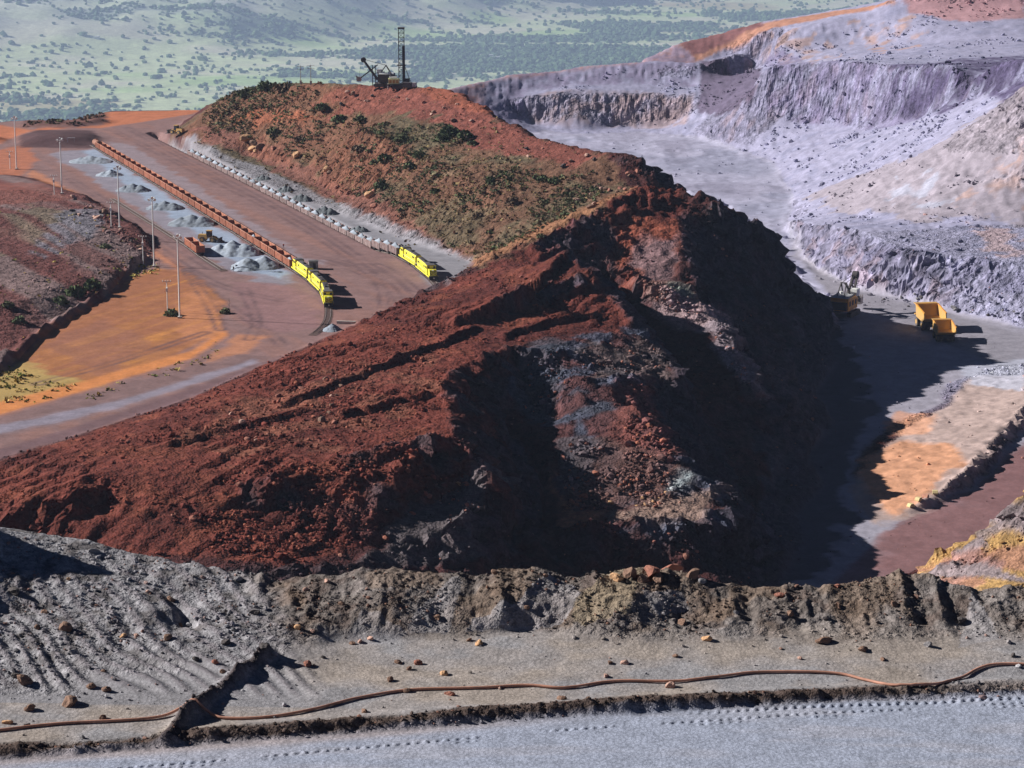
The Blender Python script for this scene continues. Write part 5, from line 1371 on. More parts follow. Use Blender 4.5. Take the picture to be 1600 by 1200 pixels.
def make_shovel(q, rz, label, s, house, roofm, boom_el, boom_len):
    r = empty('rope_shovel', q, rz); r.scale = (s, s, s); tag(r, label, 'mining shovel', 'electric rope shovels')
    for sy in (-1, 1):
        m = MB(); m.prism([(-3.8, .4), (-3.2, 0), (3.2, 0), (3.8, .4), (3.8, 1.1), (3.2, 1.5), (-3.2, 1.5), (-3.8, 1.1)], sy * 2.0, sy * 3.3); t = m.build('crawler_track', M_machdk, r)
        for k in range(8): MB().box((-3.1 + k * .9, sy * 2.65, 1.54), (.35, 1.3, .1)).build('track_shoe', M_steel, t)
    MB().cyl((0, 0, 1.4), (0, 0, 2.0), 2.0, n=16).build('turntable', M_machdk, r)
    h = MB().box((-1.8, 0, 4.0), (7.4, 6.0, 3.6)).build('machinery_house', house, r)
    MB().box((-1.9, 0, 5.95), (7.0, 5.4, .35), taper=(.9, .85)).build('roof', roofm, h)
    for k in range(3): MB().box((-4.2 + k * 2.3, -3.03, 4.2), (1.2, .08, 1.4)).build('louvre', M_machdk, h)
    for k in range(2): MB().cyl((-3.2 + k * 2.6, 1.0, 6.1), (-3.2 + k * 2.6, 1.0, 6.9), .5, n=10).build('vent', M_white, h)
    MB().box((-5.9, 0, 3.6), (.9, 5.4, 2.2)).build('counterweight', M_machdk, r)
    c = MB().box((1.6, -2.3, 6.6), (2.4, 1.9, 2.0)).build('cab', M_white, r); MB().box((2.83, -2.3, 6.8), (.06, 1.6, 1.2)).build('windscreen', M_glass, c)
    ce, se = math.cos(boom_el), math.sin(boom_el); b0 = Vector((2.2, 0, 3.0)); b1 = b0 + Vector((boom_len * ce, 0, boom_len * se))
    m = MB()
    for sy in (-.55, .55): m.bar(b0 + Vector((0, sy * 2, 0)), b1 + Vector((0, sy, 0)), .55, .75)
    for k in range(5): p = b0.lerp(b1, .15 + k * .18); m.bar(p + Vector((0, -.9, 0)), p + Vector((0, .9, 0)), .25)
    m.build('boom', M_machdk, r)
    m = MB(); m.cyl(b1 + Vector((0, -.75, .1)), b1 + Vector((0, .75, .1)), 1.15, n=16); sv = m.build('point_sheave', M_machdk, r)
    g1 = Vector((-1.6, 0, 9.6))
    m = MB()
    for sy in (-1.1, 1.1):
        m.bar((1.0, sy, 5.8), g1 + Vector((0, sy * .7, 0)), .32); m.bar((-4.0, sy, 5.8), g1 + Vector((0, sy * .7, 0)), .26)
    m.bar(g1 + Vector((0, -1, 0)), g1 + Vector((0, 1, 0)), .3); m.build('gantry', M_machdk, r)
    for sy in (-.6, .6): MB().bar(g1 + Vector((0, sy, 0)), b1 + Vector((0, sy, .3)), .09).build('suspension_rope', M_blk, r)
    mid = b0.lerp(b1, .48); tip = mid + Vector((4.6, 0, -3.4)); back = mid - Vector((3.0, 0, -2.4))
    for sy in (-.95, .95): MB().bar(back + Vector((0, sy, 0)), tip + Vector((0, sy, 0)), .34, .5).build('dipper_stick', M_machdk, r)
    d = MB(); d.box(tip + Vector((.9, 0, -.6)), (2.0, 2.4, 2.0), taper=(1.12, 1.05)); dd = d.build('dipper', M_steel, r)
    for k in range(4): MB().bar(tip + Vector((1.7, -.9 + k * .6, .35)), tip + Vector((2.5, -.9 + k * .6, .75)), .22).build('dipper_tooth', M_steel, dd)
    MB().bar(b1 + Vector((.9, 0, 0)), tip + Vector((.9, 0, .4)), .08).build('hoist_rope', M_blk, r)
    return r
q = P(1320, 492, -30); q.z = float(zmine(np.array(q.x), np.array(q.y)))
make_shovel(q, math.radians(62), 'electric shovel with orange side at the edge of the shadow in the pit', 1.25, M_orange, M_grey, math.radians(52), 9.2)
q = ground(598, 137)
make_shovel(q, math.radians(176), 'dark electric shovel with raised boom on the hilltop beside the drill', .92, M_machdk, M_white, math.radians(54), 11.0)
# tall posts beside the shovel on the hill
q = ground(584, 137); r = empty('twin_posts', q); tag(r, 'pair of thin dark posts beside the hilltop shovel', 'posts')
for x in (-.45, .75): MB().bar((x, 0, -.3), (x, 0, 8.6), .32).build('post', M_machdk, r)
MB().bar((-.3, 0, 3.0), (.6, 0, 3.0), .16).build('brace', M_machdk, r)

# blast-hole drill
q = ground(624, 139); r = empty('drill_rig', q, 0); tag(r, 'blast-hole drill rig with tall lattice mast on the hilltop', 'drill rig')
for sy in (-1, 1):
    m = MB(); m.prism([(-3.4, .4), (-2.8, 0), (2.8, 0), (3.4, .4), (3.4, 1.0), (2.8, 1.4), (-2.8, 1.4), (-3.4, 1.0)], sy * 1.4, sy * 2.4); m.build('crawler_track', M_machdk, r)
MB().box((-.4, 0, 1.7), (9.4, 4.4, .5)).build('deck', M_machdk, r)
h = MB().box((-2.2, 0, 3.0), (4.6, 3.6, 2.1)).build('machinery_house', M_cream, r)
for k in range(3): MB().box((-3.6 + k * 1.4, -1.83, 3.0), (.9, .06, 1.2)).build('house_door', M_mach, h)
MB().box((-2.6, 0, 4.4), (3.2, 2.2, .7)).build('compressor', M_white, r); MB().cyl((-3.6, 0, 4.7), (-3.6, 0, 6.6), .3, n=8).build('air_cleaner', M_machdk, r)
c = MB().box((3.4, -.9, 3.1), (1.8, 1.8, 2.2)).build('cab', M_machdk, r); MB().box((4.33, -.9, 3.3), (.05, 1.5, 1.1)).build('window', M_glass, c)
mm = empty('x'); bpy.data.objects.remove(mm)
mh = 25.0; w = 1.15; m = MB(); ch = [(-w, -w), (w, -w), (w, w), (-w, w)]
for x, y in ch: m.bar((x + 1.0, y, 1.2), (x + 1.0, y, mh), .22)
m.build('mast_chords', M_machdk, r)
m = MB(); n_ = 13
for k in range(n_):
    z0 = 1.6 + (mh - 1.9) * k / n_; z1 = 1.6 + (mh - 1.9) * (k + 1) / n_
    for i in range(4):
        if i == 1: continue
        a, b = ch[i], ch[(i + 1) % 4]
        if k % 2: a, b = b, a
        m.bar((a[0] + 1, a[1], z0), (b[0] + 1, b[1], z1), .13); m.bar((ch[i][0] + 1, ch[i][1], z1), (ch[(i + 1) % 4][0] + 1, ch[(i + 1) % 4][1], z1), .13)
m.build('mast_bracing', M_machdk, r)
MB().box((1.0, 0, mh), (2.8, 2.7, .5)).build('crown_block', M_machdk, r); MB().box((1.9, 0, 9.0), (1.1, 1.2, 17)).build('drill_pipe', M_machdk, r)
MB().box((1.0, 0, 9.6), (3.6, 3.2, .3)).build('mast_platform', M_machdk, r)
for sy in (-1, 1): MB().bar((5.0, sy * 1.5, 1.9), (2.2, sy * 1.1, 9.4), .12).build('mast_brace', M_machdk, r)
for x in (-4.6, 4.4):
    for sy in (-1, 1): MB().cyl((x, sy * 1.9, -.2), (x, sy * 1.9, 2.0), .26, n=8).build('levelling_jack', M_steel, r)
q = ground(640, 140); r = empty('service_truck', q, 2.9); tag(r, 'dark service truck parked right of the drill rig', 'truck')
MB().box((0, 0, 1.05), (6.0, 2.2, .4)).build('chassis', M_machdk, r); MB().box((1.0, 0, 2.1), (3.6, 2.3, 1.6)).build('tank_body', M_machdk, r); c = MB().box((-2.1, 0, 2.0), (1.7, 2.2, 1.9), taper=(.8, .95)).build('cab', M_grey, r); MB().box((-2.9, 0, 2.4), (.06, 1.8, .6)).build('windscreen', M_glass, c)
for x in (-2.0, 1.0, 2.2):
    for sy in (-1, 1): wheel(r, (x, sy * 1.0, .5), .5, .35)

# marker blocks beside the ramp
M_block = mat_plain('faded_yellow_concrete', (.56, .46, .24), .8, 0, .2, 2)
for k, (x, y, cl, lb) in enumerate([(1423, 793, M_block, 'nearest pale yellow block beside the pit ramp'), (1435, 787, M_block, 'second pale yellow block from the shadow edge beside the ramp'), (1446, 781, M_rust2, 'pinkish block between the pale yellow blocks by the ramp'), (1461, 774, M_block, 'farthest pale yellow block beside the pit ramp')]):
    q = P(x, y, zfloor(y) + 3.0); q = hit(x, y); q.z = float(zmine(np.array(q.x), np.array(q.y)))
    m = MB(); m.prism([(-.85, 0), (.85, 0), (.85, .35), (.45, .95), (-.45, .95), (-.85, .35)], -.75, .75); o = m.build('barrier_block', cl, None, bevel=.06); o.location = q; o.rotation_euler = (0, 0, .5 + k * .3); tag(o, lb, 'barrier block', 'blocks beside the pit ramp')

# ================================================================== PEOPLE (a few pixels tall)
def make_person(px, py, rz, label, shirt, legs):
    q = ground(px, py); r = empty('person', q, rz); tag(r, label, 'person', 'people in the yard')
    bm = bmesh.new(); P_ = {}
    J = {'pel': (0, 0, .95, .15), 'chest': (0, 0, 1.30, .17), 'neck': (0, 0, 1.48, .06), 'head': (0, .02, 1.60, .095), 'top': (0, .02, 1.70, .085),
         'hl': (-.10, 0, .88, .10), 'kl': (-.12, .03, .48, .065), 'al': (-.13, -.02, .08, .05), 'tl': (-.13, .16, .04, .045), 'hr': (.10, 0, .88, .10), 'kr': (.13, -.05, .48, .065), 'ar': (.14, -.12, .08, .05), 'tr': (.14, .05, .04, .045),
         'sl': (-.20, 0, 1.40, .07), 'el': (-.27, -.04, 1.12, .05), 'wl': (-.26, .06, .88, .035), 'fl': (-.25, .09, .78, .035), 'sr': (.20, 0, 1.40, .07), 'er': (.28, -.03, 1.12, .05), 'wr': (.26, .08, .89, .035), 'fr': (.25, .12, .79, .035)}
    names = list(J)
    E = [('pel', 'chest'), ('chest', 'neck'), ('neck', 'head'), ('head', 'top'), ('pel', 'hl'), ('hl', 'kl'), ('kl', 'al'), ('al', 'tl'), ('pel', 'hr'), ('hr', 'kr'), ('kr', 'ar'), ('ar', 'tr'), ('chest', 'sl'), ('sl', 'el'), ('el', 'wl'), ('wl', 'fl'), ('chest', 'sr'), ('sr', 'er'), ('er', 'wr'), ('wr', 'fr')]
    me = bpy.data.meshes.new('body'); me.from_pydata([J[k][:3] for k in names], [(names.index(a), names.index(b)) for a, b in E], []); me.update()
    o = bpy.data.objects.new('tmp', me); COL.objects.link(o); md = o.modifiers.new('s', 'SKIN'); o.modifiers.new('u', 'SUBSURF').levels = 1
    for k, d in enumerate(me.skin_vertices[0].data): d.radius = (J[names[k]][3], J[names[k]][3] * .85); d.use_root = names[k] == 'pel'
    dg = bpy.context.evaluated_depsgraph_get(); m2 = bpy.data.meshes.new_from_object(o.evaluated_get(dg)); bpy.data.objects.remove(o)
    m2.name = 'body'; b = link_mesh('body', m2, mat_plain('clothes', legs, .9), r)
    v = MB(); v.cyl((0, 0, 1.0), (0, 0, 1.44), .235, .25, 10); v.build('vest', mat_plain('shirt', shirt, .9), r)
    v = MB(); v.cyl((0, .02, 1.68), (0, .02, 1.80), .14, .08, 10); v.build('helmet', M_white, r)
make_person(443, 388, .5, 'person in a red vest standing between the two trains', (.45, .06, .05), (.06, .05, .06))
make_person(369, 421, 1.0, 'person in dark clothes at the ore heap, right of a pair', (.03, .03, .05), (.03, .03, .04))
make_person(365, 424, 2.0, 'person in dark clothes at the ore heap, left of a pair', (.05, .04, .05), (.04, .03, .04))

# ================================================================== PLANTS
def leaf_shape(seed, n=14, flat=.8, q=.34):
    r = np.random.default_rng(seed); V_, F_ = [], []
    for k in range(n):
        d = r.normal(size=3); d /= np.linalg.norm(d); d = d * r.uniform(.35, 1) ** .5; c = d * np.array([1, 1, flat]); c[2] = abs(c[2]) * 1.1
        a = r.normal(size=3); a /= np.linalg.norm(a); b = np.cross(a, r.normal(size=3)); b /= np.linalg.norm(b); s_ = q * r.uniform(.6, 1.3)
        i = len(V_); V_ += [c - a * s_ - b * s_ * .6, c + a * s_ - b * s_ * .5, c + a * s_ * .7 + b * s_, c - a * s_ + b * s_ * .7]; F_.append([i, i + 1, i + 2, i + 3])
    return np.array(V_), np.array(F_)
LEAF = [leaf_shape(k) for k in range(8)]
TUFT = [leaf_shape(50 + k, 5, .9, .5) for k in range(5)]
grow = region([(315, 185), (345, 158), (400, 136), (490, 145), (505, 182), (560, 182), (620, 196), (690, 198), (760, 246), (840, 264), (930, 280), (950, 300), (900, 330), (840, 362), (750, 405), (700, 380), (620, 335), (540, 290), (480, 250), (400, 215), (330, 205)], 1.5)
def plant(n, box, dens, size, shapes, name, label, palette, sig=.35, zk=1.0, extra=None):
    px_ = rng.uniform(box[0], box[1], n); py_ = rng.uniform(box[2], box[3], n)
    k_ = rng.uniform(size=n) < dens(px_, py_)
    px_, py_ = px_[k_], py_[k_]
    s_ = np.clip(rng.lognormal(math.log(size), sig, len(px_)), size * .4, size * 3)
    g_ = rng.integers(0, len(palette), len(px_)); c_ = np.array(palette)[g_] * rng.uniform(.7, 1.3, (len(px_), 1))
    scatter(name, shapes, np.stack([px_, py_, zmine(px_, py_)], 1), s_, M_leaf2, c_, label=label, tilt=False)
M_leaf2 = mat_ground('dry_leaves', (0.6, 2.5, 8.0), 0.1, 0.2, 0.3)
olive = [lin(100, 104, 78), lin(88, 97, 70), lin(110, 104, 82), lin(106, 90, 76), lin(82, 92, 64)]
drycol = [lin(140, 122, 86), lin(122, 106, 76), lin(112, 98, 70), lin(112, 84, 66)]
def dgrow(x, y): return maskmine(grow, x, y) * (.05 + .85 * sstep(-.15, .3, fbm2(x / 14, y / 14, 3, 421)))
plant(60000, (-140, 60, 700, 1190), lambda x, y: dgrow(x, y) * .85, .58, LEAF, 'undergrowth', 'dry olive scrub covering the hillside', olive)
plant(40000, (-140, 60, 700, 1190), lambda x, y: maskmine(veg, x, y) * (.12 + .75 * sstep(-.2, .25, fbm2(x / 9, y / 9, 3, 425))) * np.where(maskmine(grow, x, y) > .3, 1, .12), .42, TUFT, 'dry_grass', 'pale dry grass tufts on the hillside', drycol)
shoulder = region([(318, 182), (345, 156), (400, 134), (500, 132), (490, 165), (400, 190), (330, 200)], 1.0); farbank = region([(45, 197), (68, 182), (110, 175), (160, 172), (164, 188), (110, 196)], .4)
plant(40000, (-330, 10, 960, 1260), lambda x, y: (maskmine(shoulder, x, y) * .35 + maskmine(farbank, x, y) * .4) * sstep(-.3, .2, noise2(x / 6, y / 6, 433)), .8, LEAF, 'brown_scrub', 'brownish scrub on the left shoulder of the hill and the far bank', [lin(98, 78, 66), lin(88, 80, 58), lin(110, 88, 74), lin(82, 84, 56)])
near_g = region_plan([P(x, y, 1) for x, y in [(-60, 640), (-60, 560), (10, 565), (60, 575), (130, 600), (60, 622)]], 1)
ledge_g = region([(185, 410), (245, 405), (250, 430), (190, 440)], .4)
stripg = region_plan([P(x, y, 0) for x, y in [(120, 618), (300, 560), (350, 530), (370, 545), (300, 575), (130, 630)]], .6)
plant(26000, (-200, -40, 560, 900), lambda x, y: np.clip(maskmine(near_g, x, y) * .8 + maskmine(ledge_g, x, y) * .9 + maskmine(stripg, x, y) * .35 + .05 * maskmine(mound, x, y), 0, 1) * sstep(-.3, .2, noise2(x / 4, y / 4, 431)), .42, TUFT, 'roadside_grass', 'dry yellowish grass along the orange road and mound', [lin(168, 150, 92), lin(128, 124, 66), lin(150, 122, 72), lin(104, 112, 56)])
SHV = []
for k in range(4):
    v, f = leaf_shape(90 + k, 150, .85, .17); me = np_mesh('foliage', v, f, False, np.tile(olive[[1, 0, 4, 3][k]] * .95, (len(v), 1)) * rng.uniform(.7, 1.3, (len(v) // 4, 1)).repeat(4, 0)); me.materials.append(M_leaf2); SHV.append(me)
sm_ = MB()
for k in range(4): a = k * 1.6; sm_.cyl((0, 0, -.2), (.45 * math.cos(a), .45 * math.sin(a), .7), .06, .025, 5)
stem = sm_.build('stem', M_wood); stem_me = stem.data; bpy.data.objects.remove(stem)
def shrub(px, py, wpx, kind, label, group):
    q = ground(px, py); sc = (q - Vector((0, 0, CAMZ))).length / FPX
    r = empty('shrub', q, rng.uniform(0, 6)); R_ = wpx * sc / 2; r.scale = (R_, R_, R_ * rng.uniform(.8, 1.1)); tag(r, label, 'shrub', group)
    link_mesh('foliage', SHV[kind], None, r); link_mesh('stem', stem_me, None, r)
for x, y, w, k, lb in [(703, 212, 34, 2, 'tallest dark green shrub near the red hilltop slope'), (690, 222, 24, 0, 'green shrub just left of the tallest dark shrub'), (727, 220, 26, 2, 'green shrub right of the tallest dark shrub, by bare red soil'), (738, 226, 18, 0, 'rightmost shrub of the dark clump by bare red soil'), (640, 268, 22, 2, 'green shrub in the middle of the vegetated hillside'), (600, 262, 24, 2, 'dark shrub left of the pale grass gully'), (585, 258, 18, 0, 'small shrub beside the dark shrub near the gully'),
                       (655, 246, 22, 0, 'shrub above the pale grass gully, centre of the hillside'), (626, 222, 22, 1, 'olive shrub below the red scree of the drill'), (530, 190, 26, 0, 'rounded olive shrub on the upper left hillside'), (562, 194, 22, 1, 'olive shrub on the upper hillside below the shovel'), (503, 176, 24, 0, 'shrub beside the bare orange patch of the hill'), (385, 152, 30, 1, 'leftmost large shrub on the hill skyline'), (415, 143, 28, 0, 'second shrub from the left on the hill skyline'), (443, 142, 26, 3, 'brownish shrub on the hill skyline near the power poles'),
                       (768, 288, 20, 2, 'small green shrub left of a twin pair on the lower hillside'), (848, 286, 20, 2, 'left one of two green shrubs above the pit crest'), (866, 288, 22, 0, 'right one of two green shrubs above the pit crest'), (747, 340, 18, 3, 'brown shrub low on the slope above the loaded train'), (596, 298, 24, 0, 'pale olive shrub above the orange rock outcrop'), (470, 224, 20, 3, 'brownish shrub above the rock ledges of the hill'), (428, 212, 24, 1, 'olive shrub on the left shoulder of the hill'), (560, 242, 24, 3, 'brown shrub at the middle left of the hillside'), (845, 372, 16, 1, 'low shrub on the pit crest'), (680, 300, 20, 0, 'olive shrub right of the pale grass gully'), (800, 320, 22, 3, 'brown shrub on the dry slope above the crest')]:
    shrub(x, y, w, k, lb, 'shrubs on the hillside')
for x, y, w, k, lb in [(118, 462, 34, 2, 'bright green shrub on the bank above the orange clearing'), (145, 452, 30, 2, 'bright green shrub at the right end of the bank row'), (95, 476, 26, 0, 'green shrub at the left end of the bank row'), (268, 493, 24, 0, 'green shrub at the foot of the nearest light mast'), (352, 490, 18, 1, 'small leafy shrub on the bare yard right of the nearest mast'), (30, 505, 22, 0, 'shrub near the left photo edge above the bank'), (12, 480, 20, 1, 'lone shrub on the mound by the left photo edge'), (165, 388, 20, 1, 'yellowish shrub among dark rubble of the mound')]:
    shrub(x, y, w, k, lb, 'shrubs round the orange clearing')
# bare saplings near the small leafy shrub
for x, y, lb in ((358, 490, 'thin bare sapling right of the small leafy shrub'), (249, 424, 'dark bare sapling right of the second nearest mast')):
    q = ground(x, y); r = empty('sapling', q); tag(r, lb, 'sapling', 'bare saplings')
    MB().cyl((0, 0, -.2), (.2, 0, 4.6), .1, .04, 6).build('trunk', M_wood, r)
    for k in range(6): MB().bar((.1, 0, 1.4 + k * .5), (.1 + math.cos(k * 2.1) * .9, math.sin(k * 2.1) * .9, 2.2 + k * .5), .06).build('branch', M_wood, r)

# ================================================================== BOULDERS
BM = []
for k in range(7):
    v, f = rock_shape(700 + k, 1)
    BM.append((v, f))
rock_mats = {'grey': mat_plain('grey_rock', (.20, .19, .20), .95, 0, .3, 2.5, bump=.6), 'brown': mat_plain('brown_rock', (.19, .115, .085), .95, 0, .3, 2.5, bump=.6), 'red': mat_plain('reddish_rock', (.27, .115, .085), .95, 0, .3, 2.5, bump=.6), 'orange': mat_plain('tan_rock', (.46, .27, .15), .95, 0, .3, 2.5, bump=.6), 'pink': mat_plain('pale_pinkish_rock', (.42, .26, .21), .95, 0, .25, 2.5, bump=.6), 'dark': mat_plain('dark_rock', (.075, .065, .065), .95, 0, .3, 2.5, bump=.6)}
RME = {}
for cn, cm_ in rock_mats.items():
    for k, (v, f) in enumerate(BM):
        me = np_mesh('boulder', v, f, False); me.materials.append(cm_); RME[cn, k] = me
def boulder(q, size, cn, label, group):
    o = link_mesh('boulder', RME[cn, random.randrange(7)]); o.location = (q.x, q.y, q.z + size * .22)
    o.scale = (size * random.uniform(.8, 1.25), size * random.uniform(.75, 1.1), size * random.uniform(.6, .9)); o.rotation_euler = (random.uniform(-.3, .3), random.uniform(-.3, .3), random.uniform(0, 6.3)); tag(o, label, 'boulder', group)
def fz_at(px, py):
    q = fhit(px, py); q.z = float(fgz.at(q.x, q.y)); return q
cname = {'grey': 'grey', 'brown': 'brown', 'red': 'reddish', 'orange': 'tan', 'pink': 'pale pinkish', 'dark': 'dark'}
near = [(147, 865, 18, 'grey'), (107, 907, 8, 'orange'), (103, 988, 28, 'brown'), (192, 997, 13, 'orange'), (212, 993, 11, 'pink'), (263, 1000, 18, 'brown'), (282, 978, 12, 'brown'), (267, 938, 15, 'brown'), (230, 928, 10, 'pink'), (372, 905, 16, 'grey'), (478, 926, 12, 'pink'), (398, 963, 14, 'dark'), (383, 993, 12, 'grey'), (353, 1008, 20, 'dark'), (337, 1038, 14, 'red'), (347, 1050, 12, 'brown'), (162, 1052, 13, 'brown'), (113, 1023, 16, 'grey'), (143, 1075, 18, 'brown'), (167, 1080, 22, 'brown'), (107, 1100, 28, 'brown'), (37, 1067, 32, 'brown'), (24, 1058, 19, 'dark'), (47, 1110, 22, 'brown'), (12, 1130, 16, 'orange'), (160, 1123, 14, 'brown'), (307, 1030, 12, 'dark'), (480, 1040, 15, 'red'), (465, 987, 13, 'orange'), (488, 992, 10, 'pink'), (20, 928, 24, 'dark'), (72, 960, 18, 'brown'), (58, 985, 14, 'brown'), (412, 1032, 18, 'dark'),
        (534, 950, 16, 'brown'), (511, 914, 12, 'pink'), (622, 1036, 15, 'brown'), (653, 1037, 16, 'red'), (640, 1046, 12, 'brown'), (695, 1053, 18, 'orange'), (609, 1064, 13, 'brown'), (703, 1086, 17, 'red'), (569, 1112, 13, 'brown'), (637, 1081, 12, 'brown'), (748, 1006, 18, 'orange'), (733, 1001, 12, 'brown'), (684, 965, 16, 'brown'), (823, 959, 14, 'brown'), (772, 901, 15, 'brown'), (578, 1000, 13, 'pink'), (562, 1003, 12, 'pink'), (550, 1006, 10, 'brown'), (878, 1092, 16, 'brown'), (919, 1093, 16, 'brown'), (947, 1058, 14, 'pink'), (976, 1037, 16, 'pink'), (953, 1037, 13, 'brown'), (506, 1028, 12, 'dark'), (852, 908, 12, 'brown'),
        (1105, 1001, 20, 'orange'), (1348, 1017, 18, 'brown'), (1288, 1004, 26, 'brown'), (1217, 936, 20, 'red'), (1309, 917, 12, 'red'), (1502, 972, 26, 'dark'), (1380, 1032, 14, 'brown'), (1249, 1030, 10, 'pink'), (1054, 1026, 12, 'brown'), (1067, 974, 20, 'brown'), (1234, 966, 14, 'brown'), (1047, 1073, 15, 'pink'), (1583, 1026, 12, 'dark'), (1397, 949, 17, 'brown'), (1311, 949, 13, 'brown'), (1150, 965, 12, 'grey'), (1450, 1010, 18, 'grey')]
def place_word(x, y):
    if x < 500: z_ = 'on the furrowed left slope' if y < 1090 else 'beside the cable at lower left'
    elif y < 1000: z_ = 'on the berm face'
    else: z_ = 'on the dusty strip between berm and cable'
    return z_
seen = {}
for x, y, w, cn in near:
    q = fz_at(x, y); sc = (q - Vector((0, 0, CAMZ))).length / FPX
    side_ = 'far left' if x < 150 else 'left' if x < 500 else 'centre left' if x < 800 else 'centre right' if x < 1100 else 'right'
    base = f"{cname[cn]} {'small rock' if w < 14 else 'rock' if w < 20 else 'large rock'} {place_word(x, y)}"
    same = sorted(p[0] for p in near if f"{cname[p[3]]} {'small rock' if p[2] < 14 else 'rock' if p[2] < 20 else 'large rock'} {place_word(p[0], p[1])}" == base)
    lb = base if len(same) == 1 else f"{base}, {ORD[same.index(x)]} from the left"
    boulder(q, w * sc * .5, cn, lb, 'rocks on the foreground bench')
for x, y, w, cn, lb in [(1018, 888, 28, 'red', 'rounded reddish boulder on the berm crest, left of the largest'), (1052, 880, 36, 'red', 'largest reddish boulder on the berm crest before the dark pit'), (1030, 900, 24, 'brown', 'brown boulder below the two large crest boulders'), (985, 892, 26, 'brown', 'brown boulder at the left end of the crest cluster'), (1003, 900, 18, 'brown', 'small brown boulder between the crest boulders'), (1083, 896, 22, 'brown', 'brown boulder right of the largest crest boulder'), (964, 895, 22, 'orange', 'yellowish boulder at the left foot of the crest cluster'), (1098, 905, 16, 'grey', 'grey stone at the right end of the crest cluster')]:
    q = fz_at(x, min(y + 10, 920)); sc = (q - Vector((0, 0, CAMZ))).length / FPX; boulder(q, w * sc * .62, cn, lb, 'boulders on the berm crest')
mid_b = [(715, 764, 13, 'orange', 'tan round boulder on the grey bench, left of a pair'), (729, 766, 12, 'red', 'reddish round boulder on the grey bench, right of a pair')]
for k, (x, y) in enumerate([(985, 775), (994, 792), (1003, 781), (1012, 772), (1021, 786), (1029, 779), (1024, 794), (1040, 773), (955, 787), (966, 771), (1008, 791), (930, 785)]):
    mid_b.append((x, y, random.randint(6, 10), 'orange' if k % 3 else 'red', 'fallen block on the ledge below the lit buttress'))
for k in range(26):
    mid_b.append((random.uniform(500, 930), 0, random.randint(5, 10), random.choice(['red', 'brown', 'pink', 'dark']), 'boulder on the bare red slope below the drill rig'))
for k in range(16):
    mid_b.append((random.uniform(380, 590), -1, random.randint(9, 20), random.choice(['red', 'brown', 'orange', 'orange']), 'angular block of the rock ledge above the grey strip'))
for k in range(16):
    mid_b.append((random.uniform(900, 1000), -2, random.randint(6, 13), random.choice(['red', 'brown', 'pink']), 'red block in the boulder patch above the pit crest'))
for k in range(20):
    mid_b.append((random.uniform(110, 240), -3, random.randint(7, 13), random.choice(['brown', 'dark', 'grey', 'pink']), 'rough block on the rubble rim beside the light masts'))
for k in range(22):
    mid_b.append((random.uniform(360, 560), -4, random.randint(6, 13), random.choice(['red', 'brown', 'pink']), 'reddish boulder strewn over the red plateau'))
for k in range(14):
    mid_b.append((random.uniform(1380, 1590), -5, random.randint(5, 10), random.choice(['grey', 'dark', 'grey']), 'grey block at the foot of the low pit cliff'))
placed = []
for x, y, w, cn, lb in mid_b:
    if y == 0: y = float(np.interp(x, [500, 620, 720, 830, 930], [150, 148, 165, 222, 244])) + random.uniform(0, 30)
    elif y == -1: y = float(np.interp(x, [380, 450, 540, 590], [228, 250, 296, 316])) + random.uniform(-12, 16)
    elif y == -2: y = float(np.interp(x, [900, 1000], [330, 285])) + random.uniform(-28, 6)
    elif y == -3: y = float(np.interp(x, [110, 200, 240], [308, 358, 398])) + random.uniform(-4, 26)
    elif y == -4: y = float(np.interp(x, [360, 460, 560], [650, 610, 600])) + random.uniform(-14, 60)
    elif y == -5: y = float(np.interp(x, [1300, 1420, 1590], [452, 478, 500])) + random.uniform(-10, 4)
    placed.append((x, y, w, cn, lb))
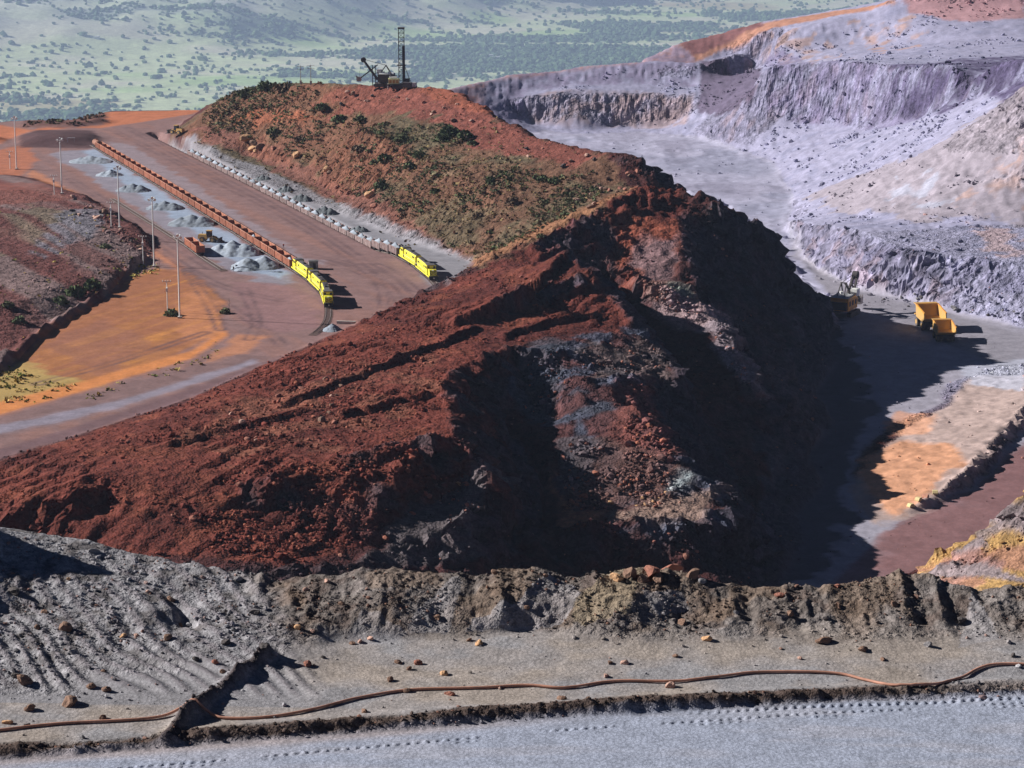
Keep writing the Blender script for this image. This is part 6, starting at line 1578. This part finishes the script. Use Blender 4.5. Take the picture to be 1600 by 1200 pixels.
for x, y, w, cn, lb in placed:
    same = sorted(p[0] for p in placed if p[4] == lb)
    l2 = lb if len(same) == 1 else f"{lb}, {ORD[same.index(x)]} from left"
    q = ground(x, y); sc = (q - Vector((0, 0, CAMZ))).length / FPX; boulder(q, w * sc * .55, cn, l2, lb)

# ================================================================== CABLE
cpx = [(-60, 1150), (0, 1143), (90, 1133), (230, 1125), (300, 1113), (350, 1124), (420, 1122), (500, 1108), (560, 1092), (640, 1080), (750, 1077), (820, 1073), (870, 1077), (900, 1075), (960, 1067), (1060, 1066), (1120, 1060), (1190, 1052), (1300, 1054), (1350, 1065), (1400, 1072), (1460, 1071), (1500, 1062), (1530, 1046), (1570, 1040), (1650, 1044)]
cp = []
for x, y in cpx:
    q = fhit(x, y); cp.append(q)
cp = spline(cp, 8)
zz = fgz.at(np.array([p.x for p in cp]), np.array([p.y for p in cp]))
zz = np.maximum(zz, np.convolve(np.pad(zz, 3, mode='edge'), np.ones(7) / 7, 'valid'))
m = MB(); m.tube([Vector((p.x, p.y, float(z) + .045)) for p, z in zip(cp, zz)], .042, 8)
o = m.build('power_cable', mat_plain('cable_sheath', (.42, .21, .15), .6, 0, .3, 3), smooth=True); tag(o, 'reddish brown power cable snaking along the foreground bench', 'cable')

# ================================================================== FAR BUILDINGS on the plain
for k, (x, y, L_, lb) in enumerate([(760, 89, 34, 'long white farm building on the far plain right of the drill'), (775, 92, 16, 'small white farm shed right of the long one on the plain'), (151, 60, 12, 'tiny white house on the far plain at left')]):
    r_ = ray(x, y); Yv = np.linspace(13000, 34000, 9000); Zv = CAMZ + r_.z / r_.y * Yv; b_ = int(np.argmax(plain_h(r_.x / r_.y * Yv, Yv) >= Zv)); q = Vector((r_.x / r_.y * Yv[b_], Yv[b_], Zv[b_]))
    r = empty('farm_building', q); tag(r, lb, 'building', 'white farm buildings on the plain')
    MB().box((0, 0, 2), (L_ * 4, 40, 18)).build('wall', M_white, r); MB().prism([(-L_ * 2 - 3, 11.1), (L_ * 2 + 3, 11.1), (L_ * 2, 20), (-L_ * 2, 20)], -22, 22).build('roof', M_white, r)
